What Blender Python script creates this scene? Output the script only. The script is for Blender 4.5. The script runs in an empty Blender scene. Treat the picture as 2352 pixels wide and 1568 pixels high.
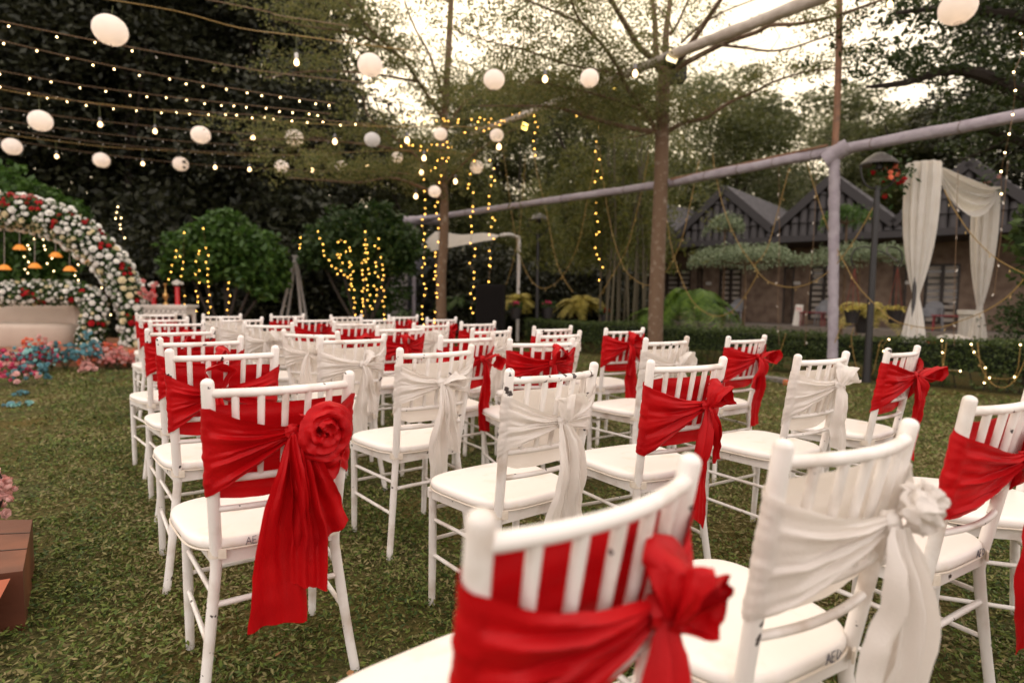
import bpy, math, random
import numpy as np
from mathutils import Vector, Matrix, Euler
R = math.radians
rng = np.random.default_rng(7)
random.seed(7)
sc = bpy.context.scene
C = sc.collection
# ------------------------------------------------------------------ camera, sky, sun, exposure
CAMH, PITCH, ROLL, FPX = 1.108, 0.0728, 0.0144, 1378.0      # FPX: focal length in pixels of a 2352 px wide picture
cd = bpy.data.cameras.new('camera'); cam = bpy.data.objects.new('camera', cd); C.objects.link(cam)
cam.location = (0, 0, CAMH)
CM = Matrix.Rotation(math.pi/2 - PITCH, 3, 'X') @ Matrix.Rotation(ROLL, 3, 'Z')
cam.rotation_euler = CM.to_euler()
cd.sensor_width = 36.0; cd.lens = 36.0*FPX/2352.0; cd.clip_start = 0.05; cd.clip_end = 600
cd.dof.use_dof = True; cd.dof.focus_distance = 2.0; cd.dof.aperture_fstop = 2.0; cd.dof.aperture_blades = 0
sc.camera = cam
sc.view_settings.view_transform = 'Standard'; sc.view_settings.look = 'None'
sc.view_settings.exposure = 0.42; sc.view_settings.gamma = 1.0
SUN_EL, SUN_AZ = 24.0, -38.0                                  # azimuth measured from +Y, negative to the left
w = bpy.data.worlds.new('World'); sc.world = w; w.use_nodes = True
nt = w.node_tree; nt.nodes.clear()
sky = nt.nodes.new('ShaderNodeTexSky'); sky.sky_type = 'NISHITA'; sky.sun_disc = False
sky.sun_elevation = R(SUN_EL); sky.sun_rotation = R(SUN_AZ); sky.dust_density = 6.0; sky.air_density = 1.0
b1 = nt.nodes.new('ShaderNodeBackground'); b1.inputs[1].default_value = 0.05
b2 = nt.nodes.new('ShaderNodeBackground'); b2.inputs[0].default_value = (1.0, 0.84, 0.71, 1); b2.inputs[1].default_value = 1.35
ad = nt.nodes.new('ShaderNodeAddShader'); wo = nt.nodes.new('ShaderNodeOutputWorld')
# thin overcast veil, creamier low down on the side where the sun is setting
tcw = nt.nodes.new('ShaderNodeTexCoord'); dt = nt.nodes.new('ShaderNodeVectorMath'); dt.operation = 'DOT_PRODUCT'
gd = Vector((math.sin(R(-8))*math.cos(R(18)), math.cos(R(-8))*math.cos(R(18)), math.sin(R(18)))); dt.inputs[1].default_value = gd
mrw = nt.nodes.new('ShaderNodeMapRange'); mrw.interpolation_type = 'SMOOTHSTEP'; mrw.inputs[1].default_value = 0.25; mrw.inputs[2].default_value = 1.0
mxw = nt.nodes.new('ShaderNodeMix'); mxw.data_type = 'RGBA'; mxw.inputs[6].default_value = (1.0, 0.88, 0.80, 1); mxw.inputs[7].default_value = (1.0, 0.80, 0.50, 1)
nt.links.new(tcw.outputs['Generated'], dt.inputs[0]); nt.links.new(dt.outputs['Value'], mrw.inputs[0]); nt.links.new(mrw.outputs[0], mxw.inputs[0]); nt.links.new(mxw.outputs[2], b2.inputs[0])
nt.links.new(sky.outputs[0], b1.inputs[0]); nt.links.new(b1.outputs[0], ad.inputs[0]); nt.links.new(b2.outputs[0], ad.inputs[1])
nt.links.new(ad.outputs[0], wo.inputs[0])
sl = bpy.data.lights.new('sun', 'SUN'); sl.energy = 1.0; sl.angle = R(14); sl.color = (1.0, 0.80, 0.62)
so = bpy.data.objects.new('sun', sl); C.objects.link(so)
sd = Vector((math.sin(R(SUN_AZ))*math.cos(R(SUN_EL)), math.cos(R(SUN_AZ))*math.cos(R(SUN_EL)), math.sin(R(SUN_EL))))
so.rotation_euler = sd.to_track_quat('Z', 'Y').to_euler(); so.location = sd*50

# ------------------------------------------------------------------ reading places off the picture (2352 px wide)
def ray(px, py):
    return CM @ Vector(((px-1176.0)/FPX, -(py-784.0)/FPX, -1.0))
def at(px, py, Y):
    d = ray(px, py); t = Y/d.y; return Vector((d.x*t, Y, CAMH + d.z*t))
def atz(px, py, z):
    d = ray(px, py); t = (z-CAMH)/d.z; return Vector((d.x*t, d.y*t, z))
def atp(px, py, P, D, off=0.0):
    """where the sight line meets the upright plane through P along the ground direction D"""
    n = Vector((-D[1], D[0], 0)).normalized(); d = ray(px, py)
    t = (Vector((P[0], P[1], 0)).dot(n)+off)/d.dot(n)
    return Vector((d.x*t, d.y*t, CAMH+d.z*t))

# ------------------------------------------------------------------ materials
MATS = {}
def mat(name, col, rough=0.6, noise=None, bump=0.0, bscale=60.0, spec=0.5, trans=0.0, metal=0.0, emit=None, estr=0.0, vary=0.0, sheen=0.0, coord='Object'):
    if name in MATS: return MATS[name]
    m = bpy.data.materials.new(name); m.use_nodes = True; n = m.node_tree.nodes; L = m.node_tree.links
    p = n['Principled BSDF']; p.inputs['Base Color'].default_value = (*col, 1); p.inputs['Roughness'].default_value = rough
    p.inputs['Specular IOR Level'].default_value = spec; p.inputs['Metallic'].default_value = metal
    if sheen: p.inputs['Sheen Weight'].default_value = sheen
    tc = n.new('ShaderNodeTexCoord'); last = None
    if noise:      # (scale, other colour, low, high)
        t = n.new('ShaderNodeTexNoise'); t.inputs['Scale'].default_value = noise[0]; t.inputs['Detail'].default_value = 6
        L.new(tc.outputs[coord], t.inputs['Vector'])
        r = n.new('ShaderNodeMapRange'); r.inputs[1].default_value = noise[2]; r.inputs[2].default_value = noise[3]
        L.new(t.outputs['Fac'], r.inputs[0])
        mx = n.new('ShaderNodeMix'); mx.data_type = 'RGBA'; mx.inputs[6].default_value = (*col, 1); mx.inputs[7].default_value = (*noise[1], 1)
        L.new(r.outputs[0], mx.inputs[0]); last = mx.outputs[2]
    if vary:
        oi = n.new('ShaderNodeObjectInfo'); hs = n.new('ShaderNodeHueSaturation')
        mr = n.new('ShaderNodeMapRange'); mr.inputs[3].default_value = 1-vary; mr.inputs[4].default_value = 1+vary
        L.new(oi.outputs['Random'], mr.inputs[0]); L.new(mr.outputs[0], hs.inputs['Value'])
        if last: L.new(last, hs.inputs['Color'])
        else: hs.inputs['Color'].default_value = (*col, 1)
        last = hs.outputs[0]
    if last: L.new(last, p.inputs['Base Color'])
    if bump:
        t = n.new('ShaderNodeTexNoise'); t.inputs['Scale'].default_value = bscale; t.inputs['Detail'].default_value = 4
        L.new(tc.outputs[coord], t.inputs['Vector'])
        b = n.new('ShaderNodeBump'); b.inputs['Strength'].default_value = bump; b.inputs['Distance'].default_value = 0.01
        L.new(t.outputs['Fac'], b.inputs['Height']); L.new(b.outputs[0], p.inputs['Normal'])
    if emit:
        p.inputs['Emission Color'].default_value = (*emit, 1); p.inputs['Emission Strength'].default_value = estr
        m.cycles.emission_sampling = 'NONE'
    if trans:
        tr = n.new('ShaderNodeBsdfTranslucent'); ms = n.new('ShaderNodeMixShader'); ms.inputs[0].default_value = trans
        if last: L.new(last, tr.inputs[0])
        else: tr.inputs[0].default_value = (*col, 1)
        o = n['Material Output']; L.new(p.outputs[0], ms.inputs[1]); L.new(tr.outputs[0], ms.inputs[2]); L.new(ms.outputs[0], o.inputs[0])
    MATS[name] = m; return m

def leafmat(name, c1, c2, trans=0.35, rough=0.45, dark=0.5):
    """foliage: two greens mixed leaf by leaf (each leaf is a mesh island) with some light coming through"""
    if name in MATS: return MATS[name]
    m = bpy.data.materials.new(name); m.use_nodes = True; n = m.node_tree.nodes; L = m.node_tree.links
    p = n['Principled BSDF']; p.inputs['Roughness'].default_value = rough; p.inputs['Specular IOR Level'].default_value = 0.35
    g = n.new('ShaderNodeNewGeometry'); cr = n.new('ShaderNodeValToRGB')
    cr.color_ramp.elements[0].color = (*c1, 1); cr.color_ramp.elements[1].color = (*c2, 1)
    L.new(g.outputs['Random Per Island'], cr.inputs[0]); L.new(cr.outputs[0], p.inputs['Base Color'])
    tr = n.new('ShaderNodeBsdfTranslucent'); L.new(cr.outputs[0], tr.inputs[0])
    ms = n.new('ShaderNodeMixShader'); ms.inputs[0].default_value = trans
    L.new(p.outputs[0], ms.inputs[1]); L.new(tr.outputs[0], ms.inputs[2]); L.new(ms.outputs[0], n['Material Output'].inputs[0])
    MATS[name] = m; return m

def paintmat(name, lo, seed=0.0, dirty=0.56, zlo=.86, zadd=.06):
    """white enamel with grime and chips through to dark metal; lo = chip threshold"""
    m = bpy.data.materials.new(name); m.use_nodes = True; n = m.node_tree.nodes; L = m.node_tree.links
    p = n['Principled BSDF']; p.inputs['Roughness'].default_value = 0.42
    tc = n.new('ShaderNodeTexCoord'); oi = n.new('ShaderNodeObjectInfo')
    ml = n.new('ShaderNodeVectorMath'); ml.operation = 'MULTIPLY_ADD'; ml.inputs[1].default_value = (1, 1, 1)
    cb = n.new('ShaderNodeCombineXYZ'); mm = n.new('ShaderNodeMath'); mm.operation = 'MULTIPLY'; mm.inputs[1].default_value = 37.0
    L.new(oi.outputs['Random'], mm.inputs[0]); L.new(mm.outputs[0], cb.inputs[0]); cb.inputs[1].default_value = seed
    L.new(tc.outputs['Object'], ml.inputs[0]); L.new(cb.outputs[0], ml.inputs[2])
    def ns(scale, det, a, b_):
        t = n.new('ShaderNodeTexNoise'); t.inputs['Scale'].default_value = scale; t.inputs['Detail'].default_value = det
        L.new(ml.outputs[0], t.inputs['Vector']); r = n.new('ShaderNodeMapRange'); r.inputs[1].default_value = a; r.inputs[2].default_value = b_
        L.new(t.outputs['Fac'], r.inputs[0]); return r.outputs[0]
    g = ns(9, 8, dirty, 0.85)
    sx = n.new('ShaderNodeSeparateXYZ'); L.new(tc.outputs['Object'], sx.inputs[0]); zr_ = n.new('ShaderNodeMapRange'); zr_.inputs[1].default_value = zlo; zr_.inputs[2].default_value = zlo+.05; zr_.inputs[4].default_value = zadd
    L.new(sx.outputs[2], zr_.inputs[0]); t = n.new('ShaderNodeTexNoise'); t.inputs['Scale'].default_value = 30; t.inputs['Detail'].default_value = 4; L.new(ml.outputs[0], t.inputs['Vector'])
    ad_ = n.new('ShaderNodeMath'); ad_.operation = 'ADD'; L.new(t.outputs['Fac'], ad_.inputs[0]); L.new(zr_.outputs[0], ad_.inputs[1])
    rr_ = n.new('ShaderNodeMapRange'); rr_.inputs[1].default_value = lo; rr_.inputs[2].default_value = lo+.012; L.new(ad_.outputs[0], rr_.inputs[0]); c = rr_.outputs[0]
    m1 = n.new('ShaderNodeMix'); m1.data_type = 'RGBA'; m1.inputs[6].default_value = (0.80, 0.755, 0.71, 1); m1.inputs[7].default_value = (0.42, 0.31, 0.22, 1)
    L.new(g, m1.inputs[0])
    m2 = n.new('ShaderNodeMix'); m2.data_type = 'RGBA'; m2.inputs[7].default_value = (0.055, 0.042, 0.04, 1)
    L.new(m1.outputs[2], m2.inputs[6]); L.new(c, m2.inputs[0]); L.new(m2.outputs[2], p.inputs['Base Color'])
    b = n.new('ShaderNodeBump'); b.inputs['Strength'].default_value = 0.5; b.inputs['Distance'].default_value = 0.001; b.invert = True
    L.new(c, b.inputs['Height']); L.new(b.outputs[0], p.inputs['Normal'])
    MATS[name] = m; return m

PAINT = paintmat('chair_white_paint', 0.685, 0, .50, .872, .05); WORN = paintmat('chair_worn_paint', 0.70, 5.3, 0.5, .74, .12)
def fabmat(name, c1, c2, rough, spec, sheen, trans):
    m = mat(name, c1, rough, noise=(7.0, c2, 0.35, 0.7), bump=0.18, bscale=240, spec=spec, sheen=sheen, trans=trans); return m
RED = fabmat('red_cloth', (0.55, 0.0035, 0.006), (0.42, 0.002, 0.005), 0.48, 0.20, 0.0, 0.16)
WHT = fabmat('white_satin', (0.84, 0.79, 0.74), (0.80, 0.745, 0.69), 0.30, 0.5, 0.0, 0.34)
CUSH = mat('white_vinyl', (0.82, 0.77, 0.72), 0.38, noise=(14, (0.74, 0.66, 0.56), 0.56, 0.8), bump=0.08, bscale=30)
INK = mat('ink', (0.02, 0.02, 0.06), 0.7)
STRAP = mat('cream_strap', (0.72, 0.64, 0.54), 0.6, noise=(20, (0.55, 0.45, 0.34), 0.5, 0.8))

# ------------------------------------------------------------------ mesh helpers
class MB:
    def __init__(s): s.v = []; s.f = []
    def add(s, vs, fs):
        o = len(s.v); s.v += [tuple(q) for q in vs]; s.f += [tuple(o+i for i in f) for f in fs]; return s
    def box(s, c, d, rot=None):
        M = Matrix.Identity(3) if rot is None else (rot if isinstance(rot, Matrix) else Euler(rot).to_matrix())
        c = Vector(c); vs = [c+M@Vector((x*d[0]/2, y*d[1]/2, z*d[2]/2)) for x in(-1, 1) for y in(-1, 1) for z in(-1, 1)]
        return s.add(vs, [(0, 1, 3, 2), (4, 6, 7, 5), (0, 4, 5, 1), (2, 3, 7, 6), (0, 2, 6, 4), (1, 5, 7, 3)])
    def tube(s, pts, rad, seg=8, dome=False, cap=True):
        pts = [Vector(p) for p in pts]
        if not hasattr(rad, '__len__'): rad = [rad]*len(pts)
        rad = list(rad)
        if dome:
            d = (pts[-1]-pts[-2]).normalized(); r = rad[-1]; e = pts[-1]
            pts = pts[:-1]; rad = rad[:-1]
            for k in range(5):
                a = k/4*math.pi/2*0.97; pts.append(e-d*r*(1-math.sin(a))*0.8); rad.append(r*math.cos(a))
        n = len(pts); vs = []; up = None
        for i, p in enumerate(pts):
            t = (pts[min(i+1, n-1)]-pts[max(i-1, 0)]).normalized()
            if up is None: up = t.orthogonal().normalized()
            up = (up-t*up.dot(t)); up = up.normalized() if up.length > 1e-6 else t.orthogonal().normalized()
            b = t.cross(up)
            vs += [p+(up*math.cos(2*math.pi*k/seg)+b*math.sin(2*math.pi*k/seg))*rad[i] for k in range(seg)]
        fs = [(i*seg+k, i*seg+(k+1) % seg, (i+1)*seg+(k+1) % seg, (i+1)*seg+k) for i in range(n-1) for k in range(seg)]
        if cap: fs += [tuple(range(seg-1, -1, -1)), tuple((n-1)*seg+k for k in range(seg))]
        return s.add(vs, fs)
    def lathe(s, prof, c=(0, 0, 0), seg=16, sx=1, sy=1):
        c = Vector(c); n = len(prof)
        vs = [c+Vector((r*sx*math.cos(2*math.pi*k/seg), r*sy*math.sin(2*math.pi*k/seg), z)) for r, z in prof for k in range(seg)]
        return s.add(vs, [(i*seg+k, i*seg+(k+1) % seg, (i+1)*seg+(k+1) % seg, (i+1)*seg+k) for i in range(n-1) for k in range(seg)])
    def grid(s, P, closed=False):
        nu, nv = len(P), len(P[0]); vs = [q for row in P for q in row]
        return s.add(vs, [(i*nv+j, (i+1) % nu*nv+j, (i+1) % nu*nv+j+1, i*nv+j+1) for i in range(nu if closed else nu-1) for j in range(nv-1)])
    def sphere(s, c, r, seg=8, rings=5, sc=(1, 1, 1)):
        pr = [(max(1e-4, math.sin(math.pi*i/rings))*r, -math.cos(math.pi*i/rings)*r) for i in range(rings+1)]
        c = Vector(c); n = len(pr)
        vs = [c+Vector((a*math.cos(2*math.pi*k/seg)*sc[0], a*math.sin(2*math.pi*k/seg)*sc[1], z*sc[2])) for a, z in pr for k in range(seg)]
        return s.add(vs, [(i*seg+k, i*seg+(k+1) % seg, (i+1)*seg+(k+1) % seg, (i+1)*seg+k) for i in range(n-1) for k in range(seg)])
    def mesh(s, name, m=None, smooth=True):
        me = bpy.data.meshes.new(name); me.from_pydata(s.v, [], s.f); me.update()
        if m: me.materials.append(m)
        if smooth:
            me.polygons.foreach_set('use_smooth', [True]*len(me.polygons))
            try: me.set_sharp_from_angle(angle=R(50))
            except Exception: pass
        return me
    def build(s, name, m, parent=None, smooth=True, loc=None):
        return put(name, s.mesh(name, m, smooth), parent, loc)
def put(name, me, parent=None, loc=None, rot=None, scale=None):
    o = bpy.data.objects.new(name, me); C.objects.link(o)
    if parent: o.parent = parent
    if loc is not None: o.location = loc
    if rot is not None: o.rotation_euler = rot
    if scale is not None: o.scale = scale if hasattr(scale, '__len__') else (scale,)*3
    return o
def tag(o, label, cat, group=None, kind=None):
    if label: o['label'] = label
    if cat: o['category'] = cat
    if group: o['group'] = group
    if kind: o['kind'] = kind
    return o
def thing(name, label, cat, loc=(0, 0, 0), rz=0, group=None, scale=1):
    o = bpy.data.objects.new(name, None); C.objects.link(o); o.location = loc; o.rotation_euler = (0, 0, rz)
    o.empty_display_size = 0.1; o.scale = (scale,)*3
    return tag(o, label, cat, group)
def copy_tree(o, parent=None):
    kids = [k for k in o.children]
    c = o.copy(); C.objects.link(c); c.parent = parent
    for k in kids: copy_tree(k, c)
    return c
def leaves(P, size, asp=0.45, flat=0.0, nrm=None, jit=0.35, droop=0.0):
    """numpy: a folded diamond leaf at each point of P -> verts, quads"""
    n = len(P); t = rng.normal(size=(n, 3)); t[:, 2] *= (1-flat); t[:, 2] -= droop
    t /= np.linalg.norm(t, axis=1)[:, None]
    u = rng.normal(size=(n, 3)); u[:, 2] += 2.5*flat
    if nrm is not None: u = nrm+0.6*u
    b = np.cross(u, t); b /= (np.linalg.norm(b, axis=1)[:, None]+1e-9)
    s = (size*(1+jit*rng.uniform(-1, 1, n)))[:, None]
    V = np.empty((n, 4, 3)); V[:, 0] = P-t*s*.5; V[:, 1] = P+b*s*asp*.5; V[:, 2] = P+t*s*.5; V[:, 3] = P-b*s*asp*.5
    return V.reshape(-1, 3)
def quadmesh(name, V, m):
    n = len(V)//4; me = bpy.data.meshes.new(name); me.vertices.add(4*n); me.vertices.foreach_set('co', V.astype('f').ravel())
    me.loops.add(4*n); me.loops.foreach_set('vertex_index', np.arange(4*n, dtype='i'))
    me.polygons.add(n); me.polygons.foreach_set('loop_start', np.arange(0, 4*n, 4, dtype='i'))
    try: me.polygons.foreach_set('loop_total', np.full(n, 4, 'i'))
    except Exception: pass
    me.update(calc_edges=True); me.validate(); me.materials.append(m); return me
def blobpts(blobs, n, shell=0.35):
    B = np.array(blobs, float); wt = (B[:, 3]*B[:, 4]*B[:, 5])**(2/3); k = rng.choice(len(B), n, p=wt/wt.sum())
    d = rng.normal(size=(n, 3)); d /= np.linalg.norm(d, axis=1)[:, None]
    r = 1-shell*rng.random(n)**1.5
    # lumpy: push out with a cheap harmonic so the outline is uneven
    r *= 1+0.16*np.sin(d[:, 0]*7+k)+0.13*np.sin(d[:, 2]*9+2*k)+.08*np.sin(d[:, 1]*15+k*3)
    return B[k, :3]+d*B[k, 3:6]*r[:, None], d

# ================================================================== SETTING
GRASSB = None
def ground_mat():
    m = bpy.data.materials.new('lawn_soil'); m.use_nodes = True; n = m.node_tree.nodes; L = m.node_tree.links
    p = n['Principled BSDF']; p.inputs['Roughness'].default_value = 0.95; p.inputs['Specular IOR Level'].default_value = 0.1
    tc = n.new('ShaderNodeTexCoord')
    def ns(s, d=8):
        t = n.new('ShaderNodeTexNoise'); t.inputs['Scale'].default_value = s; t.inputs['Detail'].default_value = d; L.new(tc.outputs['Object'], t.inputs['Vector']); return t.outputs['Fac']
    cr = n.new('ShaderNodeValToRGB'); e = cr.color_ramp.elements
    e[0].position = .3; e[0].color = (0.03, 0.032, 0.012, 1); e[1].position = .72; e[1].color = (0.15, 0.12, 0.065, 1)
    x = cr.color_ramp.elements.new(.5); x.color = (0.07, 0.075, 0.026, 1)
    L.new(ns(42), cr.inputs[0])
    cr2 = n.new('ShaderNodeValToRGB'); cr2.color_ramp.elements[0].position = .35; cr2.color_ramp.elements[0].color = (1, 1, 1, 1)
    cr2.color_ramp.elements[1].position = .7; cr2.color_ramp.elements[1].color = (1.5, 1.1, .8, 1)
    L.new(ns(1.3), cr2.inputs[0])
    mx = n.new('ShaderNodeMix'); mx.data_type = 'RGBA'; mx.blend_type = 'MULTIPLY'; mx.inputs[0].default_value = 1
    L.new(cr.outputs[0], mx.inputs[6]); L.new(cr2.outputs[0], mx.inputs[7]); L.new(mx.outputs[2], p.inputs['Base Color'])
    b = n.new('ShaderNodeBump'); b.inputs['Strength'].default_value = 1; b.inputs['Distance'].default_value = .03
    L.new(ns(60), b.inputs['Height']); L.new(b.outputs[0], p.inputs['Normal']); return m
g = MB().add([(-150, -60, 0), (150, -60, 0), (150, 240, 0), (-150, 240, 0)], [(0, 1, 2, 3)]).build('ground', ground_mat(), smooth=False)
tag(g, None, None, kind='structure')

# beam line (the cloth wrapped rail) and what runs along it
BP, BD = (-2.66, 16.2), (7.26, -7.60)
FP, FD = (7.57, 22.0), (0.76, -0.65)            # plane of the cottage gables

# lawn blades: denser and finer near, coarser far
def lawn():
    Vs = []
    def band(y0, y1, dens, size, asp_):
        n0 = int(dens*(y1-y0)*(y1*1.9+1)); y = rng.uniform(y0, y1, n0); x = rng.uniform(-1, 1, n0)*(y*1.05+.6)
        # keep the lawn in front of hedge and stage
        keep = (x*7.60+y*7.26) < (BP[0]*7.60+BP[1]*7.26-1.0)
        keep &= ~((y > 8.3) & (x < -4.0))
        patch = np.sin(x*2.1+1)*np.sin(y*1.7)+.6*np.sin(x*5.3+y*4.1)+.5*np.sin(x*11-y*9)+.6*np.sin(x*23+3*np.sin(y*7))*np.sin(y*19+2*np.sin(x*9))
        keep &= rng.random(n0) < np.clip(.66+.34*patch, .16, 1)
        x, y = x[keep], y[keep]; P = np.stack([x, y, rng.random(len(x))**1.3*.026*(1+.5*patch[keep] if len(patch) == len(keep) else 1)+.002], 1)
        Vs.append(leaves(P, size, asp=asp_, flat=.45, jit=.7))
    band(0.6, 2.4, 17000, .0175, .34); band(2.4, 4.2, 9000, .020, .34); band(4.2, 7, 2900, .028, .32); band(7, 15, 520, .045, .3)
    V = np.concatenate(Vs); V[:, 2] = np.maximum(V[:, 2], .002)
    m = bpy.data.materials.new('grass_blade'); m.use_nodes = True; n = m.node_tree.nodes; L = m.node_tree.links
    p = n['Principled BSDF']; p.inputs['Roughness'].default_value = .6; p.inputs['Specular IOR Level'].default_value = .25
    gi = n.new('ShaderNodeNewGeometry'); cr = n.new('ShaderNodeValToRGB'); e = cr.color_ramp.elements
    e[0].color = (.032, .058, .011, 1); e[1].color = (.24, .195, .09, 1); e[1].position = 1
    for ps, c in ((.3, (.082, .122, .018)), (.52, (.128, .160, .030)), (.70, (.165, .162, .048)), (.86, (.20, .17, .07))): cr.color_ramp.elements.new(ps).color = (*c, 1)
    tc = n.new('ShaderNodeTexCoord'); t = n.new('ShaderNodeTexNoise'); t.inputs['Scale'].default_value = 1.1; t.inputs['Detail'].default_value = 5; L.new(tc.outputs['Object'], t.inputs['Vector'])
    ma = n.new('ShaderNodeMath'); ma.operation = 'MULTIPLY_ADD'; ma.inputs[1].default_value = 2.1; ma.inputs[2].default_value = -1.03; L.new(t.outputs['Fac'], ma.inputs[0])
    mb = n.new('ShaderNodeMath'); mb.operation = 'ADD'; L.new(ma.outputs[0], mb.inputs[0]); L.new(gi.outputs['Random Per Island'], mb.inputs[1])
    L.new(mb.outputs[0], cr.inputs[0]); L.new(cr.outputs[0], p.inputs['Base Color'])
    o = put('grass', quadmesh('grass', V, m)); tag(o, 'short broad-leaved lawn grass with dry patches under the chairs', 'grass', kind='stuff')
lawn()

# ------------------------------------------------------------------ trees
BARK = mat('bark', (0.145, 0.088, 0.052), .9, noise=(9, (0.30, 0.24, 0.18), .55, .75), bump=.8, bscale=30)
DBARK = mat('dark_bark', (0.035, 0.026, 0.020), .95, bump=.6, bscale=20)
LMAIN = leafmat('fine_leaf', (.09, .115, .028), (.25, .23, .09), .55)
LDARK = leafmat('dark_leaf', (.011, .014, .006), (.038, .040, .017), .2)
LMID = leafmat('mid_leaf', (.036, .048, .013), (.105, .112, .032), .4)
LFAR = leafmat('hazed_far_leaf', (.085, .105, .045), (.18, .185, .09), .5)  # paler greens: distance haze is put into the leaf colour
LGREEN = leafmat('broad_green_leaf', (.030, .075, .012), (.085, .16, .03), .3)
LSHRUB = leafmat('shrub_leaf', (.02, .05, .012), (.06, .10, .025), .3)
LBAM = leafmat('bamboo_leaf', (.06, .078, .015), (.17, .165, .045), .45)

def pxpath(pts, Y0, Y1=None):
    n = len(pts); Y1 = Y0 if Y1 is None else Y1
    return [at(x, y, Y0+(Y1-Y0)*i/max(1, n-1)) for i, (x, y) in enumerate(pts)]
def smooth(pts, k=3):
    P = [Vector(p) for p in pts]; out = []
    for i in range(len(P)-1):
        a, b, c, d = P[max(i-1, 0)], P[i], P[i+1], P[min(i+2, len(P)-1)]
        for j in range(k):
            t = j/k; out.append(.5*((2*b)+(c-a)*t+(2*a-5*b+4*c-d)*t*t+(3*b-a-3*c+d)*t**3))
    return out+[P[-1]]
c3 = lambda L_: [(1102.5+.2734*x, .2734*y) for x, y in L_]
c4 = lambda L_: [(1715+.2734*x, .2734*y) for x, y in L_]
c2 = lambda L_: [(551.2+.2734*x, .2734*y) for x, y in L_]
c6 = lambda L_: [(551.2+.2734*x, 367.5+.2734*y) for x, y in L_]
c7 = lambda L_: [(1102.5+.2734*x, 367.5+.2734*y) for x, y in L_]
c8 = lambda L_: [(1715+.2734*x, 367.5+.2734*y) for x, y in L_]

def sprays(paths, n, rad, thick, t0=.2):
    """points of fine leaf sprays lying flat along branch paths, gathered in small tufts"""
    out = []
    seg = []
    for P in paths:
        for a, b in zip(P[:-1], P[1:]): seg.append((np.array(a), np.array(b)))
    ln = np.array([np.linalg.norm(b-a) for a, b in seg]); k = rng.choice(len(seg), n//26, p=ln/ln.sum())
    A = np.array([seg[i][0] for i in k]); B = np.array([seg[i][1] for i in k]); u = rng.random((len(k), 1))
    c = A+(B-A)*u; ang = rng.uniform(0, 2*np.pi, len(k)); rr = rad*np.sqrt(rng.random(len(k)))
    c[:, 0] += rr*np.cos(ang); c[:, 1] += rr*np.sin(ang); c[:, 2] += rng.normal(0, thick*.5, len(k))+rr*.08+thick*1.2*rng.random(len(k))
    for q in range(26):
        d = rng.normal(size=c.shape)*np.array([.095, .095, .04]); d[:, 2] += .02; out.append(c+d)
    return np.concatenate(out)

def twigs(mb, paths, n, L_, r=.006):
    for _ in range(n):
        P = random.choice(paths); i = random.randrange(len(P)-1); a = P[i].lerp(P[i+1], random.random())
        d = Vector((random.uniform(-1, 1), random.uniform(-1, 1), random.uniform(-.1, .45))).normalized()*L_*random.uniform(.5, 1)
        m_ = a+d*.5+Vector((0, 0, random.uniform(-.04, .04))); mb.tube([a, m_, a+d], [r, r*.7, r*.35], 4, cap=False)

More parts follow.
